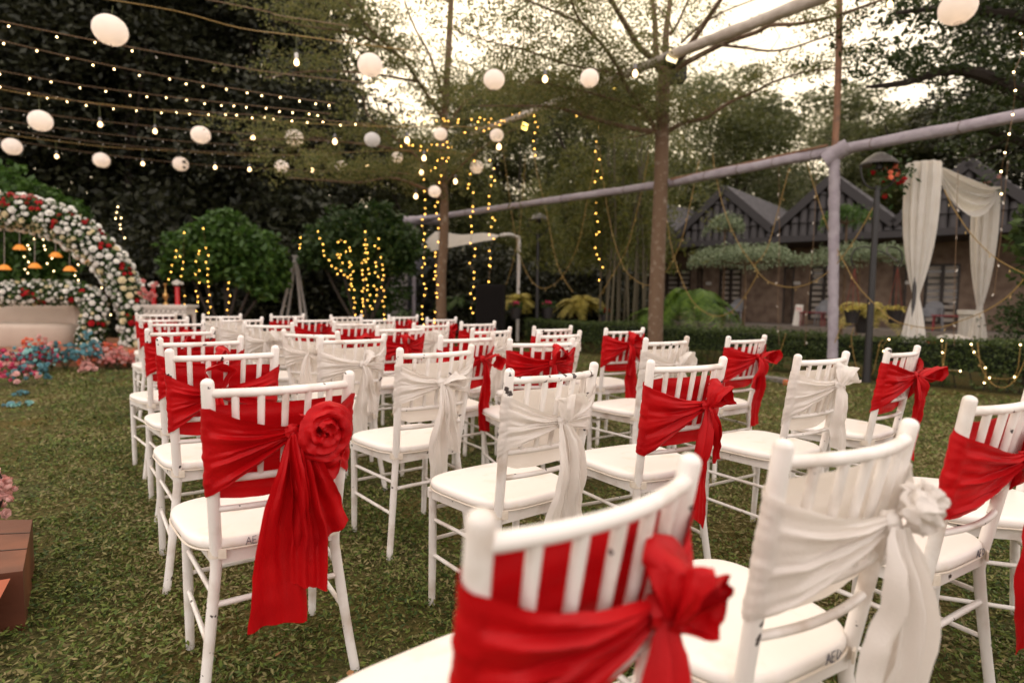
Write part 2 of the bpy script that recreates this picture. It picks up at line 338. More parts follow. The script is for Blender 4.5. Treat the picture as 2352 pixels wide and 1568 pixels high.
def main_tree():
    t = thing('almond_tree', 'slim brown-trunked tree with layered fine foliage, tied to the wrapped rail right of centre', 'tree', at(1503, 840, 10.5))
    base = t.location.copy()
    def B(name, pts, rad, seg=8, sm=3):
        P = smooth(pts, sm); n = len(P); r = [rad[0]+(rad[1]-rad[0])*i/(n-1) for i in range(n)]
        o = MB().tube([p-base for p in P], r, seg).build(name, BARK, t); return P
    y = 10.5
    B('trunk', [at(1503, 846, y), at(1507, 700, y), at(1513, 540, y), at(1518, 420, y), at(1521, 300, y), at(1523, 210, y), at(1528, 160, y)], (.135, .105), 14)
    br = []
    L = [
     (c3([(1520, 600), (1430, 480), (1340, 400), (1230, 220), (1100, 0), (1020, -170), (950, -400)]), 10.5, 9.0, (.06, .025)),
     (c3([(1540, 600), (1480, 450), (1470, 200), (1450, 0), (1440, -200), (1400, -500)]), 10.5, 10.8, (.065, .02)),
     (c3([(1560, 590), (1560, 300), (1590, 60), (1610, -200), (1640, -500)]), 10.5, 11.5, (.07, .02)),
     (c3([(1580, 580), (1700, 470), (1850, 250), (2020, 0), (2150, -200)]), 10.5, 9.2, (.065, .025)),
     (c3([(1590, 630), (1750, 520), (2020, 380), (2150, 330), (2330, 270)])+c4([(200, 215), (450, 200), (760, 130), (1000, 50), (1250, -40)]), 10.5, 8.0, (.05, .014)),
     (c3([(2020, 380), (2200, 400)])+c4([(0, 405), (180, 430), (350, 410), (600, 330), (750, 270), (900, 150)]), 9.9, 8.4, (.024, .008)),
     (c3([(1500, 1110), (1280, 1080), (1000, 1010), (780, 940), (600, 900), (400, 890), (0, 890)]), 10.5, 9.4, (.045, .012)),
     (c3([(1490, 1120), (1390, 950), (1220, 720), (1190, 620), (1100, 480), (1000, 350), (860, 200), (790, 80), (760, -60)]), 10.5, 8.9, (.045, .016)),
     (c3([(1190, 630), (1060, 600), (800, 560), (600, 500), (400, 430), (0, 330), (-250, 240)]), 9.7, 8.4, (.022, .007)),
     (c3([(1400, 950), (1220, 870), (1000, 800), (700, 730), (450, 690), (220, 685)]), 10.3, 9.2, (.022, .006)),
     (c3([(1580, 1100), (1720, 1030), (1900, 990), (2080, 870), (2330, 760)])+c4([(200, 700), (400, 630), (600, 590), (930, 560)]), 10.5, 9.3, (.04, .007)),
     (c3([(860, 200), (700, 130), (500, 50), (380, 0), (100, -120)]), 9.2, 8.2, (.022, .008)),
     (c3([(1500, 1100), (1300, 1150), (1080, 1170)]), 10.5, 12.0, (.02, .006)),
     (c3([(1440, 0), (1380, -60), (1600, 200), (1580, 300)]), 10.6, 10.4, (.015, .015)),
     (c3([(1600, 300), (1660, 200), (1750, 0), (1800, -120)]), 10.4, 10.0, (.025, .015)),
     (c3([(1690, 360), (1850, 220), (2050, 100), (2330, -10)]), 10.3, 9.0, (.022, .008)),
    ]
    for pts, a, b, rr in L: br.append(B('branch', pxpath(pts, a, b), rr, 7))
    mb = MB(); twigs(mb, [br[i] for i in (4, 5, 6, 7, 8, 9, 10, 11, 15)], 150, .55); o = MB(); o.v = [tuple(Vector(q)-base) for q in mb.v]; o.f = mb.f; o = o.build('twigs', BARK, t); o['kind'] = 'stuff'
    P = np.concatenate([sprays([br[8], br[9], br[11], br[6]], 17000, .85, .32), sprays([br[0], br[1], br[7], br[11]], 13000, 1.1, .6), sprays([br[9][:20], br[7][:16]], 2600, 1.0, .5),
                        sprays([br[10]], 3400, .45, .09), sprays([br[5][-8:], br[4][-10:]], 900, .35, .08), sprays([br[12], br[6]], 5000, .9, .25), sprays([br[15], br[4]], 420, .3, .1)])
    V = leaves(P, .047, .55, flat=.3)-np.array(base); o = put('crown', quadmesh('crown', V, LMAIN), t); return t
main_tree()

def second_tree():
    y = 13.2; t = thing('almond_tree', 'slim tree wound with warm fairy lights, standing behind the chairs left of the loudspeaker', 'tree', at(1015, 800, y)); base = t.location.copy()
    def B(name, pts, rad, seg=8):
        P = smooth(pts, 3); n = len(P); r = [rad[0]+(rad[1]-rad[0])*i/(n-1) for i in range(n)]
        MB().tube([p-base for p in P], r, seg).build(name, BARK, t); return P
    B('trunk', [at(1015, 806, y), at(1013, 640, y), at(1019, 560, y), at(1020, 470, y), at(1018, 370, y), at(1022, 250, y), at(1030, 120, y), at(1036, 0, y), at(1040, -120, y)], (.12, .05), 12)
    L = [(c6([(1690, 330), (1620, 280), (1450, 200), (1250, 150), (1000, 190), (700, 170), (400, 150)]), 13.2, 11.0, (.045, .008)),
         (c2([(1690, 1620), (1640, 1500), (1450, 1280), (1250, 1120), (1130, 1040), (1050, 900), (1030, 700)]), 13.2, 12.0, (.04, .01)),
         (c2([(1450, 1280), (1100, 1220), (700, 1180), (300, 1170), (0, 1180)]), 13, 11.5, (.03, .006)),
         (c2([(1710, 1000), (1500, 690), (1370, 500), (1180, 330), (1000, 130), (820, -60)]), 13.2, 12.2, (.05, .012)),
         (c2([(1500, 690), (1100, 620), (600, 600), (200, 660)]), 12.9, 11.6, (.03, .006)),
         (c2([(1370, 500), (1000, 290), (600, 230), (250, 150)]), 13, 12, (.03, .006)),
         (c2([(1730, 900), (1600, 480), (1480, 260), (1400, 60), (1350, -150)]), 13.2, 12.6, (.035, .01)),
         (c2([(1730, 1100), (1900, 850), (2200, 740), (2600, 700)]), 13.2, 12.6, (.035, .008)),
         (c6([(1740, 200), (1800, 110), (1900, 10), (2100, -150), (2400, -300)]), 13.2, 12.2, (.03, .006)),
         (c2([(1700, 1500), (1300, 1450), (900, 1440), (400, 1430)]), 13.2, 12.0, (.03, .006)),
         (c2([(1770, 30), (1830, -40), (2000, -120)]), 13.2, 13, (.03, .01)),
         (c2([(1770, 30), (1700, -20), (1600, -120)]), 13.2, 13.5, (.03, .01))]
    br = [B('branch', pxpath(p, a, b), r, 6) for p, a, b, r in L]
    P = np.concatenate([sprays(br[:6]+[br[9]], 21000, .85, .18), sprays([br[6], br[3], br[5]], 6500, .8, .3), sprays([br[7], br[8]], 6500, .9, .2)])
    V = leaves(P, .056, .55, flat=.3)-np.array(base); put('crown', quadmesh('crown', V, LMAIN), t)
second_tree()

# background trees: crown meshes shared between several trees
def crownmesh(kind, seed):
    global rng
    keep = rng; rng = np.random.default_rng(seed)
    bl = []
    if kind == 'dense':      # 12 m high mound down to near the ground
        for i in range(46):
            z = rng.uniform(1.2, 11.5); rr = 3.1*math.sin(math.pi*min(1, max(.12, (z+1.5)/14.5)))**.6; a = rng.uniform(0, 6.28); q = rr*rng.uniform(.2, .95)
            s = rng.uniform(.8, 1.5); bl.append((q*math.cos(a), q*math.sin(a), z, s, s, s*.75))
        P, d = blobpts(bl, 34000, .6); V = leaves(P, .15, .5, flat=.25)
    elif kind == 'airy':
        for i in range(34):
            z = rng.uniform(3.0, 11.5); rr = 2.8*math.sin(math.pi*min(1, max(.1, (z-1.5)/11)))**.7; a = rng.uniform(0, 6.28); q = rr*rng.uniform(.1, 1)
            s = rng.uniform(.5, 1.1); bl.append((q*math.cos(a), q*math.sin(a), z, s, s, s*.6))
        P, d = blobpts(bl, 11000, .7); V = leaves(P, .17, .5, flat=.25)
    elif kind == 'bamboo':   # arching plumes of narrow leaves
        Ps = []
        for i in range(60):
            a = rng.uniform(0, 6.28); h = rng.uniform(4, 9.5); t = rng.random(230)**.7
            r = (.4+2.3*t**2)*rng.uniform(.5, 1.2); Ps.append(np.stack([r*np.cos(a), r*np.sin(a), h*(t-.38*t**3)*1.25], 1)+rng.normal(0, .18+0*t[:, None], (230, 3)))
        P = np.concatenate(Ps); P = P[P[:, 2] > 1.0]; V = leaves(P, .20, .2, flat=.1, droop=.8)
    rng = keep; return V
CR = {}
def crown(kind, seed, m):
    k = (kind, seed, m.name)
    if k not in CR: CR[k] = quadmesh('crown', crownmesh(kind, seed), m)
    return CR[k]
def bgtree(px, Y, h, kind, m, label, seed=1, rz=None, wd=1.0, name='background_tree', trunk=.16, forks=3):
    p = at(px, 690, Y); p.z = 0
    t = thing(name, label, 'tree', p, random.uniform(0, 6.28) if rz is None else rz, 'trees behind the lawn')
    s = h/12.0; mb = MB(); mb.tube([(0, 0, -.1), (.08, .05, h*.25), (-.06, .1, h*.5), (0, 0, h*.8)], [trunk, trunk*.8, trunk*.55, trunk*.2], 8); mb.build('trunk', DBARK, t)
    for k in range(forks):
        a = k*2.2+px; z = h*(.22+.12*k); MB().tube([(0, 0, z), (.5*s*math.cos(a)*2, .5*s*math.sin(a)*2, z+h*.12), (1.9*s*math.cos(a), 1.9*s*math.sin(a), z+h*.27)], [trunk*.5, trunk*.35, trunk*.12], 6).build('branch', DBARK, t)
    put('crown', crown(kind, seed, m), t, scale=(s*wd, s*wd, s)); return t
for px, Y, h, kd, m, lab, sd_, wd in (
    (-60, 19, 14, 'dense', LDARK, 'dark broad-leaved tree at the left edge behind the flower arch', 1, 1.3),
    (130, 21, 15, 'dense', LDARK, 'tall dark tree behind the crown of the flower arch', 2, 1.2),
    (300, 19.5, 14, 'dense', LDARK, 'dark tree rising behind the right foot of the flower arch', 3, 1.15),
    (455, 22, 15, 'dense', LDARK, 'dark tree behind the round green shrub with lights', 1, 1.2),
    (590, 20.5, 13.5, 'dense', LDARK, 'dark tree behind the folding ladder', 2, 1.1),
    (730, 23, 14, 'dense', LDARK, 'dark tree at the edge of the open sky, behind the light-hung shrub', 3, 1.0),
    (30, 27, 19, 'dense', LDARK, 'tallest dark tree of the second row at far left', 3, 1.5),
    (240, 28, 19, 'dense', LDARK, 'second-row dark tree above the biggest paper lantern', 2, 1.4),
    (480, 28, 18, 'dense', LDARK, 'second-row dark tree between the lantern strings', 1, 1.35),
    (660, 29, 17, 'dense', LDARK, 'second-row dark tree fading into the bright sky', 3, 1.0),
    (820, 27, 8.5, 'airy', LMID, 'loose low tree against the sky behind the light-hung shrub', 4, 1.3),
    (900, 31, 10, 'airy', LMID, 'hazy tree left of the light-wound trunk', 5, 1.2),
    (1090, 26, 10.5, 'dense', LMID, 'bushy tree right behind the light-wound trunk', 2, 1.1),
    (1190, 22, 8.5, 'bamboo', LBAM, 'feathery bamboo mass behind the loudspeaker', 6, 1.15),
    (1310, 20, 7.8, 'bamboo', LBAM, 'drooping bamboo behind the leftmost lit hanging strand', 7, 1.2),
    (1420, 21, 8.2, 'bamboo', LBAM, 'drooping bamboo just left of the brown trunk', 6, 1.1),
    (1250, 30, 12, 'airy', LMID, 'loose tree behind the bamboo', 4, 1.4),
    (1400, 31, 12.5, 'dense', LMID, 'full tree behind the bamboo and the brown trunk', 1, 1.1),
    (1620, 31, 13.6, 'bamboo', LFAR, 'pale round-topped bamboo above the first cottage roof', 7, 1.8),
    (1730, 36, 14.5, 'airy', LFAR, 'pale tree with haze-toned leaves behind the second cottage roof', 5, 1.5),
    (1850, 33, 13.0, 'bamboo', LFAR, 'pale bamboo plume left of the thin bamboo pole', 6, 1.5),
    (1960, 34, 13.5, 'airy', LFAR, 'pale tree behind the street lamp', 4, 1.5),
    (2060, 29, 11, 'airy', LMID, 'loose tree above the white draped gate', 5, 1.4),
    (2190, 28, 10.5, 'airy', LMID, 'tree behind the roof right of the draped gate', 4, 1.4),
    (2330, 24, 14, 'dense', LDARK, 'dark tree at the right edge behind the roofs', 2, 1.0),
    (1500, 34, 9, 'airy', LMID, 'low tree behind the brown trunk', 4, 1.5),
    (770, 32, 10, 'airy', LMID, 'loose tree beyond the dark row near the sky gap', 5, 1.4),
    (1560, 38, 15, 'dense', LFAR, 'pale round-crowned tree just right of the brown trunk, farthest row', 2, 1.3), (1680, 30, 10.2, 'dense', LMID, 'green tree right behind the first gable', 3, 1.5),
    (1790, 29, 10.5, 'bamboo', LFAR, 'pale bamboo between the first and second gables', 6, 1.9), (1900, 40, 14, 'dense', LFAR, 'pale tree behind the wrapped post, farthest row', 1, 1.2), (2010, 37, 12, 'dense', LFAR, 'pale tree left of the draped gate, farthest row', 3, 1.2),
    (1340, 24, 9.5, 'dense', LMID, 'full tree filling the gap left of the longest lit strand', 3, 1.0), (1150, 27, 9.5, 'dense', LMID, 'dark full tree behind the fairy lights left of the loudspeaker', 2, 1.2), (870, 33, 10.5, 'dense', LMID, 'dim tree in the glow above the light-hung shrub', 1, 1.0), (1250, 33, 12, 'dense', LMID, 'tall full tree behind the left end of the high beam', 3, 1.1),
    (1010, 34, 11, 'dense', LFAR, 'pale tree in the glow behind the light-wound trunk', 1, 1.3), (2130, 30, 9.5, 'dense', LMID, 'green tree above the swag of the draped gate', 2, 1.2), (960, 24, 7, 'dense', LMID, 'low tree behind the white canopy', 3, 1.3)):
    bgtree(px, Y, h, kd, m, lab, sd_, None, wd, forks=4 if kd != 'bamboo' else 0, trunk=.16 if kd != 'bamboo' else .06)
for px, Y, h, lab in ((-250, 23, 15, 'dark tree beyond the left edge of the lawn'), (2560, 20, 14, 'dark tree beyond the right edge of the lawn')):
    bgtree(px, Y, h, 'dense', LDARK, lab, 1, None, 1.5)

def right_tree():
    t = thing('overhanging_tree', 'dark leafy tree hanging over the top right corner', 'tree', (10.4, 8.5, 0)); b = np.array(t.location)
    L = [([(2900, 500), (2600, 350), (2352, 215), (2200, 160+0), (2080, 190), (1990, 200)], 9.2, 8.6, (.16, .02)),
         ([(2900, 420), (2600, 200), (2400, 60), (2200, 20), (2060, 30)], 9.2, 8.0, (.14, .02)),
         ([(2900, 520), (2600, 420), (2352, 330), (2230, 290), (2140, 300)], 9.5, 10, (.1, .012)),
         ([(2700, 200), (2450, -60), (2250, -150)], 9, 8, (.1, .03)), ([(2600, 350), (2420, 260), (2300, 330), (2200, 370)], 9.5, 10.5, (.06, .01))]
    brs = []
    for pts, a, c, rr in L:
        P = smooth(pxpath(pts, a, c)); brs.append(P); MB().tube([p-Vector(b) for p in P], [rr[0]+(rr[1]-rr[0])*i/(len(P)-1) for i in range(len(P))], 7).build('branch', DBARK, t)
    MB().tube([(0, 0, -.1), (.1, 0, 2), (0.2, .2, 4.5), (.3, .3, 7)], [.28, .24, .2, .12], 12).build('trunk', DBARK, t)
    P = np.concatenate([sprays(brs, 26000, .9, .35), sprays([brs[1], brs[3]], 9000, 1.0, .6)])
    m = leafmat('corner_leaf', (.018, .034, .010), (.06, .085, .02), .3)
    put('crown', quadmesh('crown', leaves(P, .085, .45, flat=.3)-b, m), t)
right_tree()

# ------------------------------------------------------------------ hedge
def hedge():
    d = Vector((BD[0], BD[1], 0)).normalized(); n = Vector((-d.y, d.x, 0)); n = n if n.y > 0 else -n
    a = Vector((BP[0], BP[1], 0))+n*.32
    t = thing('clipped_hedge', 'low clipped green hedge running behind the chairs to the right edge', 'hedge', a)
    L0, L1 = 3.9, 15.0; N = 30000
    s = rng.uniform(L0, L1, N); wv = rng.uniform(0, .55, N); z = rng.uniform(.03, .62, N)
    face = rng.random(N); top = face < .38; z[top] = .60+rng.normal(0, .025, top.sum()); fr = face >= .38; wv[fr] = np.abs(rng.normal(0, .05, fr.sum()))
    wv += .04*np.sin(s*3)+.03*np.sin(z*9+s*5); z = z*(1+.03*np.sin(s*2.2)+.02*np.sin(s*5.1))
    hole = (z < .24) & (np.sin(s*9)+np.sin(s*23+z*30) > .4); s, wv, z = s[~hole], wv[~hole], z[~hole]
    P = np.stack([d.x*s+n.x*wv, d.y*s+n.y*wv, z], 1)
    m = leafmat('hedge_leaf', (.028, .050, .013), (.105, .14, .036), .3)
    o = put('foliage', quadmesh('foliage', leaves(P, .042, .55, flat=.2), m), t); o['kind'] = 'stuff'
    mb = MB()
    for i in range(95):
        q = L0+(L1-L0)*i/94+random.uniform(-.05, .05); p = d*q+n*random.uniform(.12, .4)
        mb.tube([p, p+Vector((random.uniform(-.08, .08), 0, .25)), p+Vector((random.uniform(-.15, .15), 0, .5))], [.009, .007, .004], 4)
    o = mb.build('stems', DBARK, t); o['kind'] = 'stuff'
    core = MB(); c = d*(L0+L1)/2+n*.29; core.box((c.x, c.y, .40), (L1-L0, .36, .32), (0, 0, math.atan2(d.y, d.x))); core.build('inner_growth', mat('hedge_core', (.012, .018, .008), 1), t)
    return a, d, n
HA, HD, HN = hedge()

# ------------------------------------------------------------------ cottages
ROOF = mat('roof_tile', (0.085, 0.08, 0.083), .7, noise=(3, (.13, .12, .12), .4, .7), bump=.2, bscale=20)
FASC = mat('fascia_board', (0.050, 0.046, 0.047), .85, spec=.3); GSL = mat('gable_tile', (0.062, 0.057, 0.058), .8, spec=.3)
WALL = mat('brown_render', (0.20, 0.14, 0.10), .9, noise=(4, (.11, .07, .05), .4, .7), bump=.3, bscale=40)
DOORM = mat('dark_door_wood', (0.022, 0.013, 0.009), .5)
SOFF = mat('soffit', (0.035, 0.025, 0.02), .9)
GLS = mat('dark_window_glass', (0.05, 0.04, 0.033), .08, spec=.8)
SILV = mat('curtain_slat', (0.36, 0.31, 0.26), .7)
fd = Vector((FD[0], FD[1], 0)).normalized(); fn = Vector((.65, .76, 0)).normalized()
fang = math.atan2(fd.y, fd.x)
cot_lab = {-2: 'dark tiled cottage mostly hidden by bamboo at the far end of the row', -1: 'cottage whose gable hides behind the brown tree trunk', 0: 'cottage with a striped gable just right of the brown trunk', 1: 'cottage with the middle gable behind the wrapped post', 2: 'cottage with a tall gable behind the white draped gate', 3: 'cottage at the right edge with its roof cut by the frame'}
SP = 3.53; PKZ, VZ, EZ = 5.2, 3.62, 3.30
WY = 2.2
def wloc(px, k):
    p = atp(px, 690, FP, FD, WY); c = Vector((FP[0], FP[1], 0))+fd*(SP*k); return (p-c).dot(fd)
def cottage(k):
    c = Vector((FP[0], FP[1], 0))+fd*(SP*k)
    t = thing('cottage', cot_lab[k], 'cottage', c, fang, 'row of gabled cottages'); h = SP/2; DP = 7.0
    # roof slopes with ribs of tiles; local x along the row, y back
    rise = PKZ-VZ; sl_ = math.hypot(h, rise); ang = math.atan2(rise, h)
    for sgn in (-1, 1):
        ro = MB(); o0 = Vector((0, 0, PKZ)); dv = Vector((sgn*math.cos(ang), 0, -math.sin(ang)))
        nn = Vector((sgn*math.sin(ang), 0, math.cos(ang)))
        ro.add([o0+nn*.02, o0+nn*.02+Vector((0, DP, 0)), o0+dv*sl_+nn*.02+Vector((0, DP, 0)), o0+dv*sl_+nn*.02, o0-nn*.06, o0-nn*.06+Vector((0, DP, 0)), o0+dv*sl_-nn*.06+Vector((0, DP, 0)), o0+dv*sl_-nn*.06],
               [(0, 1, 2, 3), (7, 6, 5, 4), (0, 3, 7, 4), (2, 1, 5, 6), (3, 2, 6, 7)])
        r_ = ro.build('roof', ROOF, t, smooth=False)
        # tile rows proud of the slope: stepped courses crossed by rolls
        tl = MB(); nrow = 8
        for i in range(nrow):
            a0, a1 = sl_*i/nrow, sl_*(i+1)/nrow+.03
            q = [o0+dv*a0+nn*.024, o0+dv*a1+nn*.075]
            tl.add([q[0]+Vector((0, .02, 0)), q[0]+Vector((0, DP-.1, 0)), q[1]+Vector((0, DP-.1, 0)), q[1]+Vector((0, .02, 0)), q[1]-nn*.03+Vector((0, .02, 0)), q[1]-nn*.03+Vector((0, DP-.1, 0))], [(0, 1, 2, 3), (3, 2, 5, 4)])
        for j in range(int(DP/.3)):
            y_ = .15+j*.3
            for i in range(nrow):
                a0, a1 = sl_*i/nrow, sl_*(i+1)/nrow; tl.tube([o0+dv*a0+nn*.03+Vector((0, y_, 0)), o0+dv*a1+nn*.07+Vector((0, y_, 0))], .06, 6, cap=False)
        u = tl.build('tile_courses', ROOF, r_, smooth=False); u['kind'] = 'stuff'
    for sgn in (-1, 1):      # fascia boards on the gable edge
        L_ = sl_+.05; cen = Vector((sgn*h/2, -.03, (PKZ+VZ)/2-.08)); MB().box(cen, (L_, .05, .26), (0, sgn*ang, 0)).build('fascia_board', FASC, t, smooth=False)
    # gable filling: upright corrugated slats, every one its own piece
    gz = EZ
    n = 13; sl0 = None
    for i in range(n):
        x = -h+.13+(SP-.26)*i/(n-1); top = PKZ-.30-abs(x)/h*rise*1.0
        if top-gz < .12: continue
        m_ = MB(); wdt = .135; lv = int((top-gz)/.42)+1
        for q in range(lv):
            z0 = gz+q*.42; z1 = min(top, z0+.43); m_.tube([(x, .10, z0), (x, .145, z1)], [.140, .122], 8)
        m_.build('gable_slat', GSL, t)
    MB().box((0, .16, (gz+VZ)/2+.3), (SP-.05, .05, 1.5)).build('gable_backing', SOFF, t, smooth=False) if False else None
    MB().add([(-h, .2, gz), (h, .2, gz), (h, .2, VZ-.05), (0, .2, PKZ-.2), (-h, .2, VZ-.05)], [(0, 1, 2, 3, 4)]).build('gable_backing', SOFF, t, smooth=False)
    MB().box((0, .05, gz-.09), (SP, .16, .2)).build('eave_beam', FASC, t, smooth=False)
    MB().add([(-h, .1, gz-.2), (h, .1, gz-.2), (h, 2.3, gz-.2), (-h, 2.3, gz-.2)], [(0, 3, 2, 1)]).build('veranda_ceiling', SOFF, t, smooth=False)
    # wall with openings: door left, window right
    wy = WY; zt = gz-.2; zf = .3
    (dx0, dx1), (wx0, wx1) = {0: ((1545, 1603), (1650, 1701)), 1: ((1736, 1802), (1857, 1923)), 2: ((1977, 2053), (2120, 2202))}.get(k, ((0, 0), (0, 0)))
    if k in (0, 1, 2): dx0, dx1, wx0, wx1 = [wloc(q, k) for q in (dx0, dx1, wx0, wx1)]
    else: dx0, dx1, wx0, wx1 = -1.3, -.3, .3, 1.4
    dx0 = max(dx0, -SP/2+.1); wx1 = min(wx1, SP/2-.1); dz, wz0, wz1 = zf+2.1, zf+.15, zf+2.1
    w_ = MB(); T = .2
    def pier(x0, x1, z0, z1): w_.box(((x0+x1)/2, wy+T/2, (z0+z1)/2), (x1-x0, T, z1-z0))
    pier(-h, dx0, zf, zt); pier(dx1, wx0, zf, zt); pier(wx1, h, zf, zt); pier(dx0, dx1, dz, zt); pier(wx0, wx1, wz1, zt); pier(wx0, wx1, zf, wz0)
    w_.build('wall', WALL, t, smooth=False)
    d_ = MB().box(((dx0+dx1)/2, wy+.12, (zf+dz)/2), (dx1-dx0-.01, .05, dz-zf-.01)).build('door', DOORM, t, smooth=False)
    fr = MB(); fr.box((dx0+.03, wy+.04, (zf+dz)/2), (.06, .1, dz-zf-.02)); fr.box((dx1-.03, wy+.04, (zf+dz)/2), (.06, .1, dz-zf-.02)); fr.box(((dx0+dx1)/2, wy+.04, dz-.04), (dx1-dx0-.14, .1, .06)); fr.build('door_frame', DOORM, d_, smooth=False)
    MB().box((dx0+.2, wy+.07, zf+1.0), (.12, .03, .03)).build('handle', mat('brass', (.5, .38, .2), .35, metal=1), d_, smooth=False)
    W = MB(); cx = (wx0+wx1)/2
    for x in (wx0+.03, wx1-.03): W.box((x, wy+.05, (wz0+wz1)/2), (.06, .1, wz1-wz0))
    W.box((cx, wy+.05, (wz0+wz1)/2), (.08, .08, wz1-wz0-.12)); W.box((cx, wy+.05, wz1-.03), (wx1-wx0-.12, .1, .06)); W.box((cx, wy+.05, wz0+.03), (wx1-wx0-.12, .1, .06))
    W_ = W.build('window', DOORM, t, smooth=False)
    for x0, x1 in ((wx0+.07, cx-.05), (cx+.05, wx1-.07)):
        MB().box(((x0+x1)/2, wy+.14, (wz0+wz1)/2), (x1-x0, .012, wz1-wz0-.13)).build('pane', GLS, W_, smooth=False)
        for q in range(9):
            z = wz0+.14+(wz1-wz0-.28)*q/8; MB().box(((x0+x1)/2, wy+.115, z), (x1-x0-.02, .012, .12)).build('grille_bar', SILV, W_, smooth=False)
    MB().box((0, 1.0, zf-.16), (SP, 2.5, .30)).build('plinth', mat('plinth_concrete', (.17, .14, .115), .9, bump=.3), t, smooth=False)
    MB().box(((dx1+wx0)/2, wy-.01, zf+1.5), (.22, .015, .12)).build('room_plate', mat('plate_white', (.5, .47, .43), .5), t, smooth=False)
    MB().box((0, 5.3, 1.8), (SP-.02, 5.7, 3.16)).build('rear_rooms', WALL, t, smooth=False)
for k in range(-2, 4): cottage(k)

# ================================================================== CHAIRS
ZJ = .40
def postx(z): return .1553+(z-ZJ)/.5*.0233 if z > ZJ else .2054+(z/ZJ)**.9*(.1553-.2054)
def posty(z): return -(z-ZJ)/.5*.0816 if z > ZJ else -.0374*(1-z/ZJ)**1.2
def bulge(x, z): return (.034 if z > .8 else .022+.012*max(0, (z-.6)/.2))*(1-(x/postx(z))**2)
CH = {}
def chair_meshes():
    for sgn, nm in ((-1, 'L'), (1, 'R')):
        zs = [0, .08, .16, .24, .32, .38, .42, .48, .56, .66, .76, .84, .9]
        CH['post'+nm] = MB().tube([(sgn*postx(z), posty(z), z) for z in zs], [.0135]*3+[.0145]*3+[.0155]*7, 14, dome=True).mesh('back_post', PAINT)
        CH['leg'+nm] = MB().tube([(sgn*.192, .335, .425), (sgn*.190, .338, .2), (sgn*.188, .346, 0)], [.0145, .0145, .0125], 12).mesh('front_leg', PAINT)
        for q, z0, z1 in ((0, .315, .30), (1, .185, .17)):
            CH['side%s%d' % (nm, q)] = MB().tube([(sgn*postx(z0), posty(z0)+.01, z0), (sgn*.189, .33, z1+.02)], .0072, 8).mesh('stretcher', PAINT)
    for q, z in ((0, .36), (1, .245)):
        CH['front%d' % q] = MB().tube([(-.178, .339, z), (.178, .339, z)], .0072, 8).mesh('stretcher', PAINT)
    CH['back0'] = MB().tube([(-postx(.29)+.01, posty(.29), .29), (postx(.29)-.01, posty(.29), .29)], .0085, 8).mesh('stretcher', PAINT)
    for nm, z, r in (('rail0', .862, .0115), ('rail1', .635, .0095), ('rail2', .552, .0085)):
        pts = []
        for i in range(17):
            x = (-1+2*i/16)*(postx(z)-.006); pts.append((x, posty(z)-bulge(x, z), z))
        CH[nm] = MB().tube(pts, r, 10).mesh('back_rail', PAINT)
    for k in range(5):
        f = (-2+k)/3.0; x0, x1 = f*postx(.635), f*postx(.862)
        CH['sp%d' % k] = MB().tube([(x0, posty(.635)-bulge(x0, .635), .638), ((x0+x1)/2, posty(.75)-bulge(x0, .75), .75), (x1, posty(.862)-bulge(x1, .862), .858)], [.0078, .0086, .0094], 8).mesh('spindle', PAINT)
    # seat frame: four rails as one welded trapezoid ring
    o = [(-.166, -.012), (.166, -.012), (.204, .352), (-.204, .352)]; i_ = [(-.135, .02), (.135, .02), (.168, .318), (-.168, .318)]
    vs = [(x, y, z) for z in (.398, .434) for x, y in o]+[(x, y, z) for z in (.398, .434) for x, y in i_]; fs = []
    for k in range(4):
        n = (k+1) % 4; fs += [(k, n, 4+n, 4+k), (8+n, 8+k, 12+k, 12+n), (4+k, 4+n, 12+n, 12+k), (n, k, 8+k, 8+n)]
    CH['seat_frame'] = MB().add(vs, fs).mesh('seat_frame', PAINT, False)
    # cushion: rounded D, puffed
    def outl(s, z, n=56):
        r = []
        for k in range(n):
            a = 2*math.pi*k/n; c, q = math.cos(a), math.sin(a); e = .52
            x = math.copysign(abs(c)**e, c); y = math.copysign(abs(q)**e, q)
            wx = .190+.040*(y+1)/2; r.append((x*wx*s, .178+y*.206*s, z))
        return r
    lay = [outl(.90, .436), outl(.965, .437), outl(.998, .446), outl(1.003, .452), outl(.996, .460), outl(.98, .4655), outl(.955, .468), outl(.88, .471), outl(.6, .474), outl(.3, .4755), outl(.02, .476)]
    b = MB(); vs = [p for l in lay for p in l]; n = 56
    b.add(vs, [(i*n+k, i*n+(k+1) % n, (i+1)*n+(k+1) % n, (i+1)*n+k) for i in range(len(lay)-1) for k in range(n)]+[tuple(range(n-1, -1, -1))])
    CH['cushion'] = b.mesh('cushion', CUSH)
    pp = outl(1.003, .4395)+[outl(1.003, .4395)[0]]; CH['piping'] = MB().tube(pp, .0028, 6).mesh('piping', STRAP)
    for sgn, nm in ((-1, 'L'), (1, 'R')):
        cx, cy, rr = sgn*.156, 0, .0195; g = []
        for k in range(25):
            a = 2*math.pi*k/24; g.append([(cx+rr*(1+.25*max(0, math.sin(a)))*math.cos(a), cy+rr*math.sin(a)+(.012 if math.sin(a) > 0 else 0)*math.sin(a), z) for z in (.418, .430, .443)])
        b = MB().grid(g); b.box((cx-sgn*.012, -.023, .430), (.020, .005, .026), (0, 0, sgn*.4)); b.box((cx-sgn*.018, .024, .438), (.012, .03, .02), (0, 0, sgn*.3))
        CH['strap'+nm] = b.mesh('strap', STRAP)
chair_meshes()

